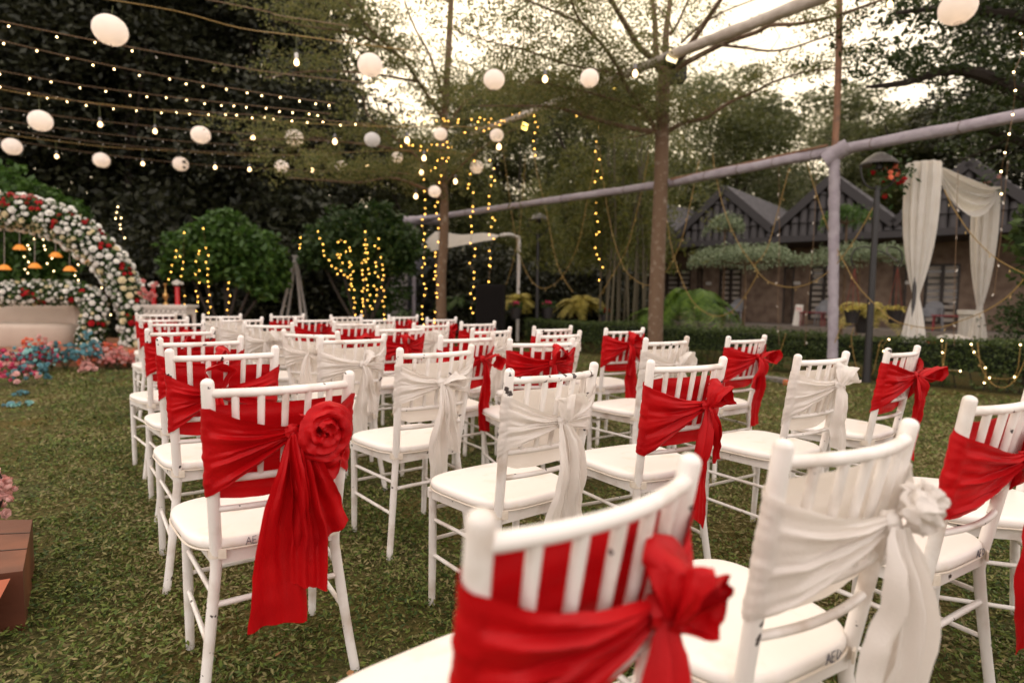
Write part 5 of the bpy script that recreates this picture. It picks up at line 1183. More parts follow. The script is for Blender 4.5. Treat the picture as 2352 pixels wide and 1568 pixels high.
def strand(pts, Y, lab, lm=FBM, sc_=1.0, group='hanging strands of warm fairy lights'):
    P = [at(x, y, Y+.15*math.sin(i*2.1)) for i, (x, y) in enumerate(pts)]; base = P[0].copy(); t = thing('light_strand', lab, 'string lights', base, 0, group)
    MB().tube([p-base for p in P], .003, 4).build('wire', DWIRE, t)
    for p in P: put('light', lm, t, p-base, None, sc_)
    return t
c5 = lambda L_: [(.2734*x, 367.5+.2734*y) for x, y in L_]
SH = [
 ([(655, 600), (672, 658), (697, 708), (700, 762), (708, 803), (748, 842), (770, 890), (805, 910), (850, 930), (875, 965), (905, 985)], 'strand slanting down the left side of the light-hung shrub'), ([(508, 652), (506, 710), (502, 740)], 'three lights at the top of the folding ladder'),
 ([(825, 690), (848, 676), (883, 688), (920, 735), (890, 770), (928, 762), (908, 815), (945, 842), (920, 860), (935, 880), (920, 900), (950, 936), (930, 965), (935, 1000), (930, 1040), (940, 1060), (918, 1090), (960, 1090)], 'thickest strand in the middle left of the light-hung shrub'),
 ([(1052, 602), (1056, 668), (1045, 712), (1066, 714), (1057, 743), (1055, 778), (1072, 780), (1075, 830), (1045, 840), (1058, 858), (1025, 865), (1027, 927), (1078, 916), (1085, 955), (1027, 962), (1058, 1000), (1035, 1008)], 'strand down the centre of the light-hung shrub'),
 ([(1165, 662), (1163, 684), (1133, 722), (1167, 742), (1155, 810), (1183, 818), (1140, 860), (1195, 880), (1145, 893), (1200, 920), (1135, 945), (1207, 968), (1160, 980), (1197, 1004)], 'strand on the right side of the light-hung shrub'),
 ([(1188, 1070), (1207, 1095), (1217, 1150), (1197, 1185), (1210, 1230), (1210, 1298), (1213, 1335)], 'vertical strand at the lower right of the light-hung shrub'),
 ([(1072, 1053), (1042, 1078), (1070, 1093), (1027, 1102), (1092, 1135), (1030, 1167), (1070, 1177), (1033, 1195), (1037, 1226), (1093, 1226), (1110, 1250), (1022, 1273), (1030, 1305)], 'low strand under the centre of the light-hung shrub'),
 ([(955, 1158), (965, 1195), (960, 1240), (968, 1300), (985, 1330)], 'low short strand at the left foot of the light-hung shrub'), ([(818, 795), (845, 797), (833, 820), (862, 862), (850, 880), (818, 958)], 'small zigzag strand in the leaves of the light-hung shrub'), ([(1127, 1058), (1150, 1087), (1148, 1135), (1133, 1186)], 'short strand right of centre low in the light-hung shrub')]
for pts, lab in SH: strand(c6(pts), 13.2, lab)
VS = [
 (c6([(1527, 100), (1545, 165), (1550, 265), (1555, 335), (1557, 405), (1555, 455), (1532, 500), (1530, 553), (1550, 618), (1542, 672), (1557, 730), (1542, 822), (1552, 870), (1532, 902), (1530, 973), (1547, 1040), (1562, 1080), (1550, 1137), (1530, 1228), (1530, 1295), (1532, 1335), (1545, 1382)]), 'tall vertical strand just right of the pipe post'),
 (c6([(1642, 68), (1690, 132), (1675, 190), (1660, 355), (1640, 390), (1652, 450), (1670, 495), (1667, 572), (1665, 690), (1642, 778), (1640, 810), (1645, 887), (1638, 937), (1645, 972), (1632, 1000), (1660, 1048), (1650, 1117), (1657, 1152), (1640, 1276), (1633, 1340), (1636, 1365)]), 'tall vertical strand hugging the light-wound trunk on its left'),
 (c6([(1968, 10), (1935, 120), (1922, 205), (1915, 238), (1960, 275), (1957, 392), (1957, 432), (1938, 477), (1943, 555), (1948, 607), (1937, 702), (1975, 746), (1970, 806), (1930, 865), (1967, 942), (1965, 995), (1962, 1065), (1937, 1122), (1970, 1163), (1940, 1243), (1957, 1285)]), 'tall vertical strand right of the light-wound trunk'),
 (c6([(2100, 5), (2135, 72), (2112, 140), (2140, 172), (2110, 214), (2093, 305), (2093, 370), (2087, 408), (2122, 487), (2142, 505), (2110, 563), (2095, 628), (2132, 662), (2095, 763), (2103, 825), (2095, 885), (2102, 893), (2090, 1022)]), 'tall vertical strand ending above the black loudspeaker'),
 (c3([(865, 815), (1000, 847), (843, 912), (810, 975), (970, 1022), (995, 1070), (975, 1190), (968, 1273), (1003, 1340), (985, 1438)])+c7([(1018, 150), (967, 185), (982, 300), (975, 357), (973, 448), (988, 517), (1000, 605), (977, 625), (967, 737), (983, 795), (1000, 832), (1032, 902), (1000, 1010)]), 'longest lit strand, alone between lamp post and brown trunk'),
 (c3([(455, 975), (465, 1027), (485, 1068), (460, 1118), (450, 1187), (458, 1252), (465, 1307)]), 'short lit strand hanging below the small yellow flood lamp'),
 (c2([(1370, 1025), (1345, 980), (1420, 985), (1455, 990), (1495, 1040), (1550, 1032), (1605, 970), (1650, 1015), (1710, 1000), (1750, 1018), (1722, 1018), (1830, 1030), (1835, 1005), (1945, 1005), (2000, 1025), (2015, 990), (2055, 1005), (2110, 998), (2090, 1030), (2145, 1040), (2195, 1015), (2180, 1050), (2155, 1075), (2090, 1085), (2050, 1100), (1985, 1080), (1890, 1115), (2220, 1020), (2290, 965), (2350, 950)]), 'dense lit garland wound along the left end of the high beam'),
 (c2([(1355, 1230), (1420, 1220), (1450, 1222), (1520, 1230), (1515, 1265), (1545, 1275), (1575, 1265), (1610, 1217), (1655, 1217), (1705, 1217), (1740, 1195), (1775, 1235), (1748, 1240), (1770, 1285), (1755, 1327), (1700, 1330), (1735, 1355), (1660, 1350), (1640, 1412), (1605, 1437), (1690, 1475)]), 'lit garland wound round the upper light-wound trunk')]
for pts, lab in VS: strand(pts, 12.4, lab)
AS = [([(1480, 762), (1520, 742), (1475, 815), (1512, 810), (1445, 885), (1437, 940), (1417, 1002)], 'left slanting strand on the round green shrub'), ([(1547, 610), (1540, 858), (1532, 915), (1522, 975), (1553, 1140), (1550, 1215)], 'second strand from the left on the round green shrub'),
      ([(1672, 765), (1668, 790), (1645, 852), (1675, 928), (1643, 960), (1675, 1030), (1645, 1102), (1660, 1148), (1662, 1193), (1650, 1268)], 'middle strand on the round green shrub'), ([(1707, 575), (1730, 740), (1750, 800), (1730, 858), (1747, 913), (1743, 965), (1747, 1020), (1753, 1062), (1760, 1133), (1743, 1187), (1768, 1233), (1752, 1283)], 'longest strand on the round green shrub, right of its middle'),
      ([(1923, 1030), (1915, 1083), (1933, 1138), (1922, 1195), (1908, 1258), (1915, 1315)], 'short low strand right of the round green shrub middle')]
for pts, lab in AS: strand(c5(pts), 12.6, lab)
for pts, lab in (([(990, 395), (980, 440), (970, 492), (1018, 487), (1010, 545), (1012, 578), (1048, 655)], 'strand above the outer side of the flower arch'), ([(290, 568), (287, 663), (234, 717), (250, 748), (205, 812), (240, 857), (210, 918), (234, 948)], 'leftmost strand seen through the flower arch'), ([(368, 622), (363, 668), (372, 722), (380, 752), (437, 826), (397, 870), (452, 933), (424, 1008)], 'second strand seen through the flower arch'),
                 ([(630, 708), (643, 775), (650, 828), (657, 878), (637, 932), (630, 970), (657, 1010)], 'third strand seen through the flower arch'), ([(805, 832), (828, 888), (838, 918), (825, 988), (855, 1073), (980, 1243), (930, 1300)], 'rightmost strand seen through the flower arch')):
    strand(c5(pts), 11.9, lab, FBW)
strand(c4([(2303, 285), (2318, 450), (2243, 607), (2257, 762), (2235, 965), (2207, 1127), (2170, 1283), (2137, 1440)])+c8([(2138, 98), (2140, 285)]), 6.4, 'pale strand dangling at the right edge below the top right lantern', FBW, .8)
H4 = lambda L_: [(1715+.2734*x, 735+.2734*y) for x, y in L_]
for pts, lab in (([(1195, 162), (1150, 260), (1487, 437), (1475, 595)], 'lights on the hedge left of the rightmost small red chair bow'), ([(1640, 172), (1645, 272), (1657, 405), (1795, 427)], 'lights on the hedge right of the red bow'), ([(1887, 203), (1910, 268), (2005, 400), (1997, 527), (2040, 485), (2250, 478), (2300, 207)], 'lights on the hedge at the right edge')):
    P = [atp(x, y, (HA.x, HA.y), (HD.x, HD.y), -.08) for x, y in H4(pts)]
    base = P[0].copy(); t = thing('light_strand', lab, 'string lights', base, 0, 'fairy lights laid over the hedge'); MB().tube([p-base for p in smooth(P, 3)], .004, 4).build('wire', WIRE, t)
    for p in P: put('light', FBW, t, p-base, None, .8)
# unlit golden garlands looped from the rails
GL = [
 (c7([(380, -40), (360, 300), (330, 600), (280, 850), (220, 1050)]), 'golden garland crossing in front of the far lamp post, left leg'), (c7([(190, -100), (220, 100), (260, 400), (300, 650), (350, 850), (430, 1010), (540, 1080), (690, 980), (820, 720), (880, 450), (970, 0), (990, -150)]), 'deep U-shaped golden garland right of the white canopy pole'),
 (c7([(450, -80), (470, 60), (560, 450), (650, 880), (780, 1110)]), 'golden garland falling to the yellow fern'), (c7([(1000, -120), (1020, 60), (1090, 520), (1180, 840), (1270, 980), (1420, 1052), (1560, 940), (1640, 800), (1700, 650), (1760, 400), (1840, 0)]), 'golden U garland passing behind the brown trunk'),
 (c7([(1415, -80), (1410, 0), (1350, 300), (1250, 700), (1180, 850), (1080, 1020), (1000, 1150)]), 'golden garland sweeping down left of the brown trunk'), (c7([(1560, 430), (1620, 780), (1740, 1110), (1850, 1250), (1980, 1310), (2100, 1280), (2200, 1180), (2330, 960)])+c8([(70, 1000-120), (170, 750), (270, 400), (360, 60)]), 'big U garland over the green fern right of the trunk'),
 (c7([(1955, -60), (1970, 60), (2040, 380), (2160, 680), (2330, 930)])+c8([(100, 950), (200, 1030), (370, 1070), (520, 1040), (660, 960), (800, 820), (950, 600), (1060, 400)]), 'wide golden garland in front of the cottage doors'), (c8([(500, 0), (600, 330), (700, 620), (830, 880), (950, 1080), (1200, 1320), (1380, 1390), (1600, 1410), (1800, 1350), (2000, 1270), (2190, 1150), (2330, 1000)]), 'long golden garland dipping between the legs of the draped gate'),
 (c8([(1660, 250), (1740, 410), (1900, 640), (2100, 830), (2360, 970)]), 'golden garland over the right drape of the gate'),
 (c8([(270, 20), (275, 700), (262, 1200), (275, 1560)]), 'straight thin wire left of the wrapped post'), (c8([(590, 30), (560, 700), (520, 1100), (490, 1560)]), 'straight thin wire touching the wrapped post'), (c8([(1775, 90), (1760, 650), (1740, 1300), (1745, 1560)]), 'straight thin wire inside the draped gate'), (c8([(2195, 0), (2150, 500), (2110, 850), (2080, 1130)]), 'straight thin wire right of the draped gate'),
 (H4([(330, 110), (290, 240), (240, 350)])+H4([(200, 420)]), 'short golden wire on the hedge left of the wrapped post'), (H4([(800, 30), (740, 190)]), 'short golden wire beside the foot of the wrapped post'), (H4([(900, 60), (880, 170), (930, 420), (1000, 480), (1060, 440), (1120, 200), (1150, 170)]), 'golden wire loop on the hedge around the lamp post foot'), (H4([(1680, 190), (1640, 420), (1590, 500)]), 'golden wire running down the hedge by the red bow'), (H4([(1940, 190), (1970, 390), (2060, 530), (2170, 565), (2270, 480), (2340, 330)]), 'golden wire loop on the hedge at the right edge')]
for pts, lab in GL:
    hd = 'hedge' in lab and 'between' not in lab
    P = [atp(x, y, (HA.x, HA.y), (HD.x, HD.y), -.07) if hd else atp(x, y, BP, BD, -.05) for x, y in pts]
    thin = 'straight' in lab
    wire_run('golden_garland', lab, 'unlit golden light garlands', P, DWIRE if thin else WIRE, .34 if not hd else .5, PAL if thin else UNL, .0035 if thin else .0058, .03, (0, 1), None, .02)

# ================================================================== PLANTS, CANOPY, THINGS BEHIND
def shrub(name, lab, cat, px, py, Y, blobs, n, size, m, stems=5, h=1.0, group=None, flat=.3):
    q = at(px, py, Y); q.z = 0; t = thing(name, lab, cat, q, 0, group); s = MB()
    for k in range(stems):
        a = k*2.4; bl = blobs[k % len(blobs)]; s.tube([(.08*math.cos(a), .08*math.sin(a), 0), (bl[0]*.5, bl[1]*.5, bl[2]*.55), (bl[0]*.9, bl[1]*.9, bl[2])], [.04, .03, .012], 6)
    s.build('stem', DBARK, t); P, d = blobpts(blobs, n, .5); P = P[P[:, 2] > .04]
    put('foliage', quadmesh('foliage', leaves(P, size, .55, flat=flat, nrm=None), m), t); return t
shrub('round_shrub', 'bright green broad-leaved shrub hung with light strands, right of the arch', 'shrub', 515, 790, 13.2, [(-.05, .3, 2.4, .75, .7, .42), (-.7, 0, 2.15, .55, .5, .32), (.6, 0, 2.2, .55, .5, .38), (.1, .2, 1.95, 1.0, .7, .4), (-.95, 0, 1.8, .42, .4, .28), (1.0, 0, 1.85, .5, .45, .4), (1.15, .1, 1.45, .35, .3, .3), (-.3, -.1, 1.6, .45, .4, .25), (.55, 0, 1.5, .5, .4, .28), (-1.15, .1, 1.55, .3, .3, .2), (.9, 0, 1.15, .3, .3, .2), (0, .1, 2.8, .35, .3, .16)], 7200, .165, LGREEN, 7)
shrub('light_hung_shrub', 'dark umbrella-shaped shrub thickly hung with warm fairy lights', 'shrub', 835, 790, 13.8, [(0, .2, 2.55, 1.0, .9, .6), (-.75, 0, 2.3, .6, .6, .45), (.8, 0, 2.25, .6, .6, .5), (0, .2, 1.9, 1.1, .8, .4), (.9, 0, 2.0, .35, .4, .4), (-1.1, 0, 1.95, .4, .4, .3), (.3, .2, 2.9, .6, .5, .3), (.2, .4, 1.2, .7, .5, .6)], 9500, .14, LSHRUB, 6)
shrub('leafy_shrub', 'green leafy shrub rising behind the left crown of the arch', 'shrub', 20, 780, 12.9, [(0, 0, 3.1, .9, .5, .6), (.7, 0, 2.9, .6, .4, .5), (-.9, 0, 3.0, .7, .4, .5), (1.3, 0, 2.7, .5, .4, .4), (0, .2, 2.2, 1.2, .5, .8), (1.2, 0, 2.1, .8, .4, .5), (.3, 0, 1.2, 1.3, .4, .9)], 8000, .15, LGREEN)
for k, (x, Y, sc_) in enumerate(((-150, 16, 1.3), (60, 15.5, 1.2), (240, 16, 1.2), (400, 15.4, 1.15), (560, 16.5, 1.3), (690, 15.6, 1.1), (770, 17.5, 1.25), (1085, 17.5, 1.2), (1150, 16.2, 1.0), (1300, 16.0, .9), (1400, 15.8, .9), (-40, 18.5, 1.9), (200, 18.5, 1.9), (440, 18.8, 1.9), (640, 18.6, 1.9), (930, 21.5, 1.7))):
    key = 'lowbush'
    if key not in CR:
        P, d = blobpts([(0, 0, .9, 1.3, .8, .9), (-.9, 0, .8, .8, .6, .8), (.9, .1, .85, .8, .6, .85), (0, 0, 1.6, .9, .6, .5), (-.6, .1, 1.45, .6, .5, .5), (.6, 0, 1.5, .6, .5, .5)], 7000, .5); P = P[P[:, 2] > .02]; CR[key] = quadmesh('foliage', leaves(P, .13, .5, flat=.2), LDARK)
    q = at(x, 700, Y); q.z = 0; t = thing('dark_bush', ('dark bush beyond the left edge behind the arch', 'dark bush behind the middle of the sofa', 'dark bush behind the arch foot', 'dark bush left of the round green shrub', 'dark bush right behind the round green shrub', 'dark bush behind the ladder legs', 'dark bush behind the left of the light-hung shrub', 'dark bush behind the grey cabin', 'bush behind the loudspeaker', 'dark bush behind the yellow fern', 'dark bush at the bamboo stems', 'large dark thicket behind the sofa and pendants', 'large dark thicket behind the arch foot', 'large dark thicket behind the round green shrub', 'large dark thicket behind the ladder', 'thicket beyond the grey cabin wall')[k], 'bush', q, k*1.3, 'dark bushes closing the back of the lawn', sc_*1.1)
    put('foliage', CR[key], t); MB().tube([(0, 0, 0), (0, 0, 1)], .05, 5).build('stem', DBARK, t)
# ladder
q = at(675, 790, 14.2); q.z = 0; ALU = mat('old_aluminium', (.46, .42, .39), .6); t = thing('folding_ladder', 'grey folding step ladder standing open behind the chairs', 'ladder', q, R(12))
TZ = 2.0
for sgn, dx in ((-1, -.34), (-1, -.22), (1, .22), (1, .30)):
    y = -.2 if dx in (-.34, .22) else .2; MB().tube([(dx*1.15, y, 0), (.06, y*.4, TZ)], .032, 6).build('rail', ALU, t)
for k in range(6):
    u = (k+.7)/6.5; MB().box((-.36*(1-u)+.04*u, 0, TZ*u), (.06, .36-.2*u, .025)).build('rung', ALU, t, smooth=False)
MB().box((.06, 0, TZ), (.12, .2, .05)).build('hinge_cap', ALU, t, smooth=False)
# loudspeaker
q = at(1123, 790, 12.4); q.z = 0; t = thing('loudspeaker', 'large black PA loudspeaker box standing in front of the hedge', 'speaker', q, R(-6))
MB().box((0, .25, .69), (.56, .5, 1.37)).build('cabinet', mat('black_cabinet', (.008, .006, .006), .8, spec=.2, bump=.2, bscale=80), t, smooth=False)
MB().box((0, -.012, .69), (.50, .02, 1.29)).build('grille', mat('speaker_grille', (.009, .0075, .007), .95, spec=.1, bump=.6, bscale=150), t, smooth=False)
MB().lathe([(.02, 0), (.19, 0), (.20, .02), (.15, .05), (.02, .06)], (0, 0, 0), 20).build('woofer_ring', BLACK, t).matrix_local = Matrix.Translation((0, -.02, .38)) @ Matrix.Rotation(math.pi/2, 4, 'X')
MB().box((.285, .25, 1.0), (.02, .14, .05)).build('handle', BLACK, t, smooth=False)
# white canopy with its pipe frame
def canopy():
    P = [at(932, 584, 14.6), at(1000, 545, 15.6), at(1065, 522, 16.6), at(1145, 541, 15.0), at(1078, 562, 14.2)]
    a, b, c, d = at(935, 588, 13.7), at(1000, 536, 14.9), at(1150, 541, 14.5), at(1120, 552, 13.7)
    base = a.copy(); t = thing('white_canopy', 'white cloth canopy sagging between pipes behind the light-wound trunk', 'canopy', base); rows = []
    for i in range(15):
        u = i/14; row = []
        for j in range(15):
            v = j/14; p = (a.lerp(b, v)).lerp(d.lerp(c, v), u)-base; p.z += .03*math.sin(u*9+1)*v-.02*math.sin(v*5); row.append(p)
        rows.append(row)
    MB().grid(rows).build('cloth', mat('canopy_cloth', (.74, .68, .60), .8, trans=.4), t)
    f = MB(); r0 = at(1192, 548, 15.2)-base; g0 = Vector((r0.x, r0.y, -base.z))
    f.tube(smooth([c-base, c-base+Vector((.2, 0, .02)), r0+Vector((-.06, 0, .03)), r0+Vector((0, 0, -.08)), r0.lerp(g0, .5), g0]), .045, 8)
    f.build('pipe_frame', mat('white_pipe', (.68, .64, .60), .5), t)
canopy()
p = at(1055, 668, 18.0); t = thing('grey_cabin', 'dark grey panelled cabin wall behind the light-wound trunk', 'cabin', (p.x-.6, 18.0, 0)); MB().box((0, .5, 1.15), (1.9, 1.0, 2.3)).build('panel', mat('grey_panel', (.085, .085, .10), .6), t, smooth=False)
for k in range(6): MB().box((-.9+.36*k, -.01, 1.15), (.03, .03, 2.25)).build('panel_rib', MATS['grey_panel'], t, smooth=False)
MB().box((1.0, .3, 1.15), (.1, .7, 2.3)).build('corner_board', mat('brown_board', (.16, .09, .06), .8), t, smooth=False)
p = at(850, 660, 20.0); t = thing('garden_wall', 'pale plastered wall glimpsed behind the light-hung shrub', 'wall', (p.x, 20, 0)); MB().box((0, 0, .9), (3.6, .2, 1.8)).build('plaster', mat('pale_plaster', (.42, .38, .36), .9, noise=(2, (.3, .27, .25), .4, .7)), t, smooth=False); MB().box((0, 0, 1.83), (3.7, .3, .06)).build('coping', MATS['pale_plaster'], t, smooth=False)

def fern(px, py, Y, n, L_, m, lab, z0=.35, droop=1.0, wid=.10, pot=None, name='fern', cat='fern', up=.9, grp=None):
    wid *= 1.35
    q = at(px, py, Y); q.z = 0; t = thing(name, lab, cat, q, 0, grp); rr = random.Random(px); Vs = []; st = MB()
    for k in range(n):
        a = rr.uniform(0, 6.28); e = rr.uniform(.35, 1.25)*up; l_ = L_*rr.uniform(.7, 1.1); N = 26; P = []
        for i in range(N):
            s_ = l_*i/(N-1); r_ = s_*math.cos(e)*(1-.12*s_/l_); z = z0+s_*math.sin(e)-droop*.9*s_*s_/l_*.9
            P.append(np.array([r_*math.cos(a), r_*math.sin(a), z]))
        st.tube([tuple(p) for p in P[::5]], [.008, .007, .006, .005, .003, .002][:len(P[::5])], 4, cap=False)
        for i in range(2, N-1):
            d = P[i+1]-P[i]; d /= np.linalg.norm(d); sd2 = np.cross(d, (0, 0, 1)); sd2 /= np.linalg.norm(sd2)+1e-6; wv = wid*math.sin(math.pi*min(1, .15+.85*i/N))**.6*(l_/L_)
            for s2 in (-1, 1):
                o = P[i]; tip = o+sd2*s2*wv+d*wv*.45+np.array([0, 0, -wv*.3+rr.uniform(-.01, .01)]); hw = l_/N*.42
                Vs += [o-d*hw*.5, tip-d*hw*.2, tip+d*hw*.35, o+d*hw]
    put('fronds', quadmesh('fronds', np.array(Vs), m), t); st.build('stalks', MATS['stem_green'], t)
    if pot: MB().lathe([(.001, z0-.32), (.11, z0-.32), (.16, z0-.04), (.17, z0), (.14, z0), (.001, z0-.03)], seg=18).build('pot', pot, t)
    return t
LFERN = leafmat('fern_green', (.04, .10, .010), (.16, .26, .03), .35); LYEL = leafmat('fern_yellow', (.30, .26, .04), (.62, .50, .12), .35); LCYC = leafmat('cycad_green', (.02, .05, .012), (.09, .14, .03), .2); POT = mat('dark_pot', (.03, .025, .025), .5)
fern(1588, 790, 12.0, 46, 1.45, LFERN, 'large bright green fern arching right of the brown trunk', 1.02, 1.15, .13)
fern(1500, 790, 12.2, 14, 1.05, LFERN, 'smaller green fern peeping out left of the brown trunk', .8, 1.2, .10)
fern(1333, 790, 14.4, 48, 1.0, LYEL, 'yellow-green fern mound between lamp post and brown trunk', .92, .9, .10)
fern(1184, 790, 14.2, 30, .8, LYEL, 'tall yellow-green fern right of the loudspeaker', 1.0, .9, .09)
fern(1982, 790, 9.9, 44, .74, LYEL, 'yellow fern on a stand behind the lamp post', .93, .9, .08, POT)
fern(1052, 790, 14.8, 26, 1.0, LCYC, 'dark cycad between the light-wound trunk and the loudspeaker', .85, .9, .09, up=1.1)
fern(930, 790, 16.5, 18, .9, LCYC, 'dark cycad left of the pipe post', .5, .9, .08)
# hanging pots with red cords from curved hooks
for x, lab in ((1957, 'hanging black pot on red cords left of the lamp post'), (2055, 'hanging black pot on red cords right of the lamp post')):
    q = at(x, 727, 9.1); t = thing('hanging_pot', lab, 'plant pot', q, 0, 'black pots hung beside the lamp post'); MB().lathe([(.001, -.10), (.075, -.10), (.11, .08), (.12, .10), (.10, .10), (.001, .08)], seg=18).build('pot', POT, t)
    for k in range(3): a = k*2.09; MB().tube([(.11*math.cos(a), .11*math.sin(a), .1), (0, 0, .75)], .005, 4).build('cord', mat('red_cord', (.20, .045, .03), .8), t)
    sg = 1 if x < 2000 else -1
    MB().tube(smooth([(0, 0, .72), (-.06*sg, 0, .86), (-.02*sg, 0, 1.0), (.14*sg, 0, 1.05), (.30*sg, -.2, .95), (.34*sg, -.5, .8)]), .010, 6).build('hook', BLACK, t)
    Pq = np.array([(random.uniform(-.13, .13), random.uniform(-.13, .13), random.uniform(.08, .16)) for _ in range(90)]); put('foliage', quadmesh('foliage', leaves(Pq, .06, .5), LYEL), t)
for x, y, Y, lab in ((1184, 706, 13.6, 'small hanging pot with a pink flower before the tall yellow fern'), (1258, 705, 13.8, 'small hanging pot with pink flowers right of the far lamp post'), (1392, 722, 13.6, 'pot with red flowers right of the yellow fern mound')):
    q = at(x, y, Y); t = thing('flower_pot', lab, 'plant pot', q, 0, 'small flower pots behind the hedge'); MB().lathe([(.001, -.26), (.10, -.26), (.14, 0), (.12, 0), (.001, -.02)], seg=14).build('pot', POT, t)
    for i in range(12): a = i*2.4; put('flower', BLO['magenta' if x < 1390 else 'red'][i % 2], t, (.013*i*math.cos(a), .013*i*math.sin(a), .06+.02*(i % 4)), (a, a*.5, 0), .035)
    Pq = np.array([(random.uniform(-.16, .16), random.uniform(-.16, .16), random.uniform(-.02, .12)) for _ in range(160)]); put('foliage', quadmesh('foliage', leaves(Pq, .07, .5), LSHRUB), t)
def umbrella(px, py, Y, rx, lab, m, tiers=1):
    p = at(px, py, Y); q = Vector((p.x, p.y, 0)); t = thing('tiered_plant', lab, 'small tree', q, 0, 'flat-topped variegated garden trees'); h = p.z; MB().tube([(0, 0, 0), (.03, 0, h*.5), (0, 0, h)], [.035, .03, .02], 7).build('trunk', BARK, t)
    s = MB(); Ps = []
    for k in range(14): a = k*2.4; s.tube([(0, 0, h-.12), (rx*.5*math.cos(a), rx*.5*math.sin(a), h-.02), (rx*.9*math.cos(a), rx*.9*math.sin(a), h)], [.012, .009, .004], 5)
    s.build('branch', BARK, t); n = int(4200*rx*rx)+700; a = rng.uniform(0, 6.28, n); r_ = rx*np.sqrt(rng.random(n))*(1+.16*np.sin(a*5+px)); z = h+.03+.07*np.sin(a*3+r_*6)+rng.normal(0, .05, n)+.22*(1-(r_/rx)**2)-.12*rng.random(n)
    put('foliage', quadmesh('foliage', leaves(np.stack([r_*np.cos(a), r_*np.sin(a), z], 1), .065, .5, flat=.4), m), t)
LVAR = leafmat('variegated_leaf', (.10, .14, .07), (.32, .38, .24), .3)
umbrella(1712, 596, 13.4, 1.25, 'widest flat-topped plant, before the first cottage door', LVAR); umbrella(1975, 592, 13.2, 1.0, 'flat-topped plant crossed by the lamp post', LVAR); umbrella(1945, 503, 13.6, .55, 'highest small flat-topped plant right of the wrapped post', LGREEN); umbrella(1665, 521, 14.4, .45, 'small pale flat-topped plant in front of the first gable', LVAR)
# bamboo stems rising behind the hedge
q = at(1430, 790, 13.2); q.z = 0; t = thing('bamboo_clump', 'clump of slim bamboo canes left of the brown trunk', 'bamboo', q); rr = random.Random(3)
for k in range(12):
    x, y = rr.uniform(-.75, .55), rr.uniform(-.5, 1.2); MB().tube([(x, y, 0), (x+rr.uniform(-.1, .1), y, 2.2), (x+rr.uniform(-.5, .5), y, 4.6)], [.028, .024, .012], 6).build('cane', mat('cane', (.085, .068, .036), .6), t)
Pb = []
for k in range(110):
    a = rr.uniform(0, 6.28); c_ = rr.uniform(-1.2, .6); s_ = rng.random(110)**.8; r_ = 1.6*s_*rr.uniform(.4, 1.2); hh = rr.uniform(2.3, 4.6); Pb.append(np.stack([c_+r_*np.cos(a), r_*np.sin(a)+.3, hh+.4*s_-1.3*s_**2*1.2], 1)+rng.normal(0, .10, (110, 3)))
Pb = np.concatenate(Pb); Pb = Pb[Pb[:, 2] > 1.7]; put('foliage', quadmesh('foliage', leaves(Pb, .15, .2, flat=.1, droop=.8), LBAM), t)
# right-hand shrubs
shrub('hedge_bush', 'clipped dark green bush with pink tips at the right edge, right of the gate', 'bush', 2412, 800, 8.6, [(0, 0, .75, .75, .6, .5), (.6, .2, .8, .6, .5, .5), (0, 0, .35, .8, .6, .4), (-.2, 0, 1.0, .45, .4, .25)], 8500, .06, LSHRUB)
shrub('broad_leaf_shrub', 'tall broad-leaved shrub hanging in from the right edge beside the gate', 'shrub', 2408, 800, 8.0, [(0, 0, 2.3, .45, .4, .3), (-.12, 0, 1.95, .45, .4, .3), (.1, 0, 1.6, .5, .4, .4), (.3, 0, 2.2, .5, .4, .7), (-.2, 0, 2.35, .22, .3, .12), (.5, 0, 1.2, .5, .4, .5)], 2600, .15, leafmat('grey_green_leaf', (.03, .055, .02), (.12, .18, .05), .25), flat=.5)
# veranda furniture
PLG = mat('grey_plastic', (.19, .19, .20), .4)
def plastic_chair(P, rz, lab):
    t = thing('plastic_chair', lab, 'chair', P, rz, 'grey plastic armchairs on the veranda')
    MB().box((0, 0, .43), (.46, .44, .03)).build('seat', PLG, t, smooth=False)
    g = [[((.27)*math.sin(a)*(1+.05*z), .22*math.cos(a)**2+.02+.10*(z-.4), z) for a in [R(-95+190*k/20) for k in range(21)]] for z in (.44, .52, .60, .68)]
    top = [[(.25*math.sin(a), .24+.02, .68+.22*math.cos(a)*q) for a in [R(-90+180*k/20) for k in range(21)]] for q in (0, .5, 1)]
    MB().grid(g).grid(top).build('backrest', PLG, t)
    for x in (-.24, .24):
        MB().box((x, 0, .63), (.05, .42, .03)).build('armrest', PLG, t, smooth=False)
        for y in (-.2, .2): MB().tube([(x*.92, y, .62 if y < 0 else .43), (x*1.08, y*1.1, 0)], .022, 6).build('leg', PLG, t)
def onver(px, py, off=.9):
    p = atp(px, py, FP, FD, off); return Vector((p.x, p.y, .30))
for px, lab in ((1893, 'grey plastic armchair by the second cottage window'), (2142, 'grey plastic armchair under the window inside the draped gate'), (1690, 'grey plastic armchair behind the green fern'), (1372+0, 'grey plastic armchair behind the bamboo canes')):
    plastic_chair(onver(px, 740), fang, lab)
for px, lab in ((1865, 'low red table left of the second-cottage armchair'), (2175, 'low red table in front of the armchair inside the gate')):
    P = onver(px, 745, .25); t = thing('red_table', lab, 'table', P, fang, 'low red tables on the veranda'); RP = mat('red_plastic', (.20, .02, .025), .45)
    MB().box((0, 0, .46), (.75, .45, .035)).build('tabletop', RP, t, smooth=False)
    for x in (-.32, .32):
        for y in (-.18, .18): MB().tube([(x, y, .44), (x*1.05, y*1.05, 0)], .02, 6).build('leg', RP, t)
P = onver(1829, 745, .1); t = thing('notice_board', 'small white notice board with red lettering leaning by the door', 'sign', P, fang); t.rotation_euler = (R(-8), R(4), fang)
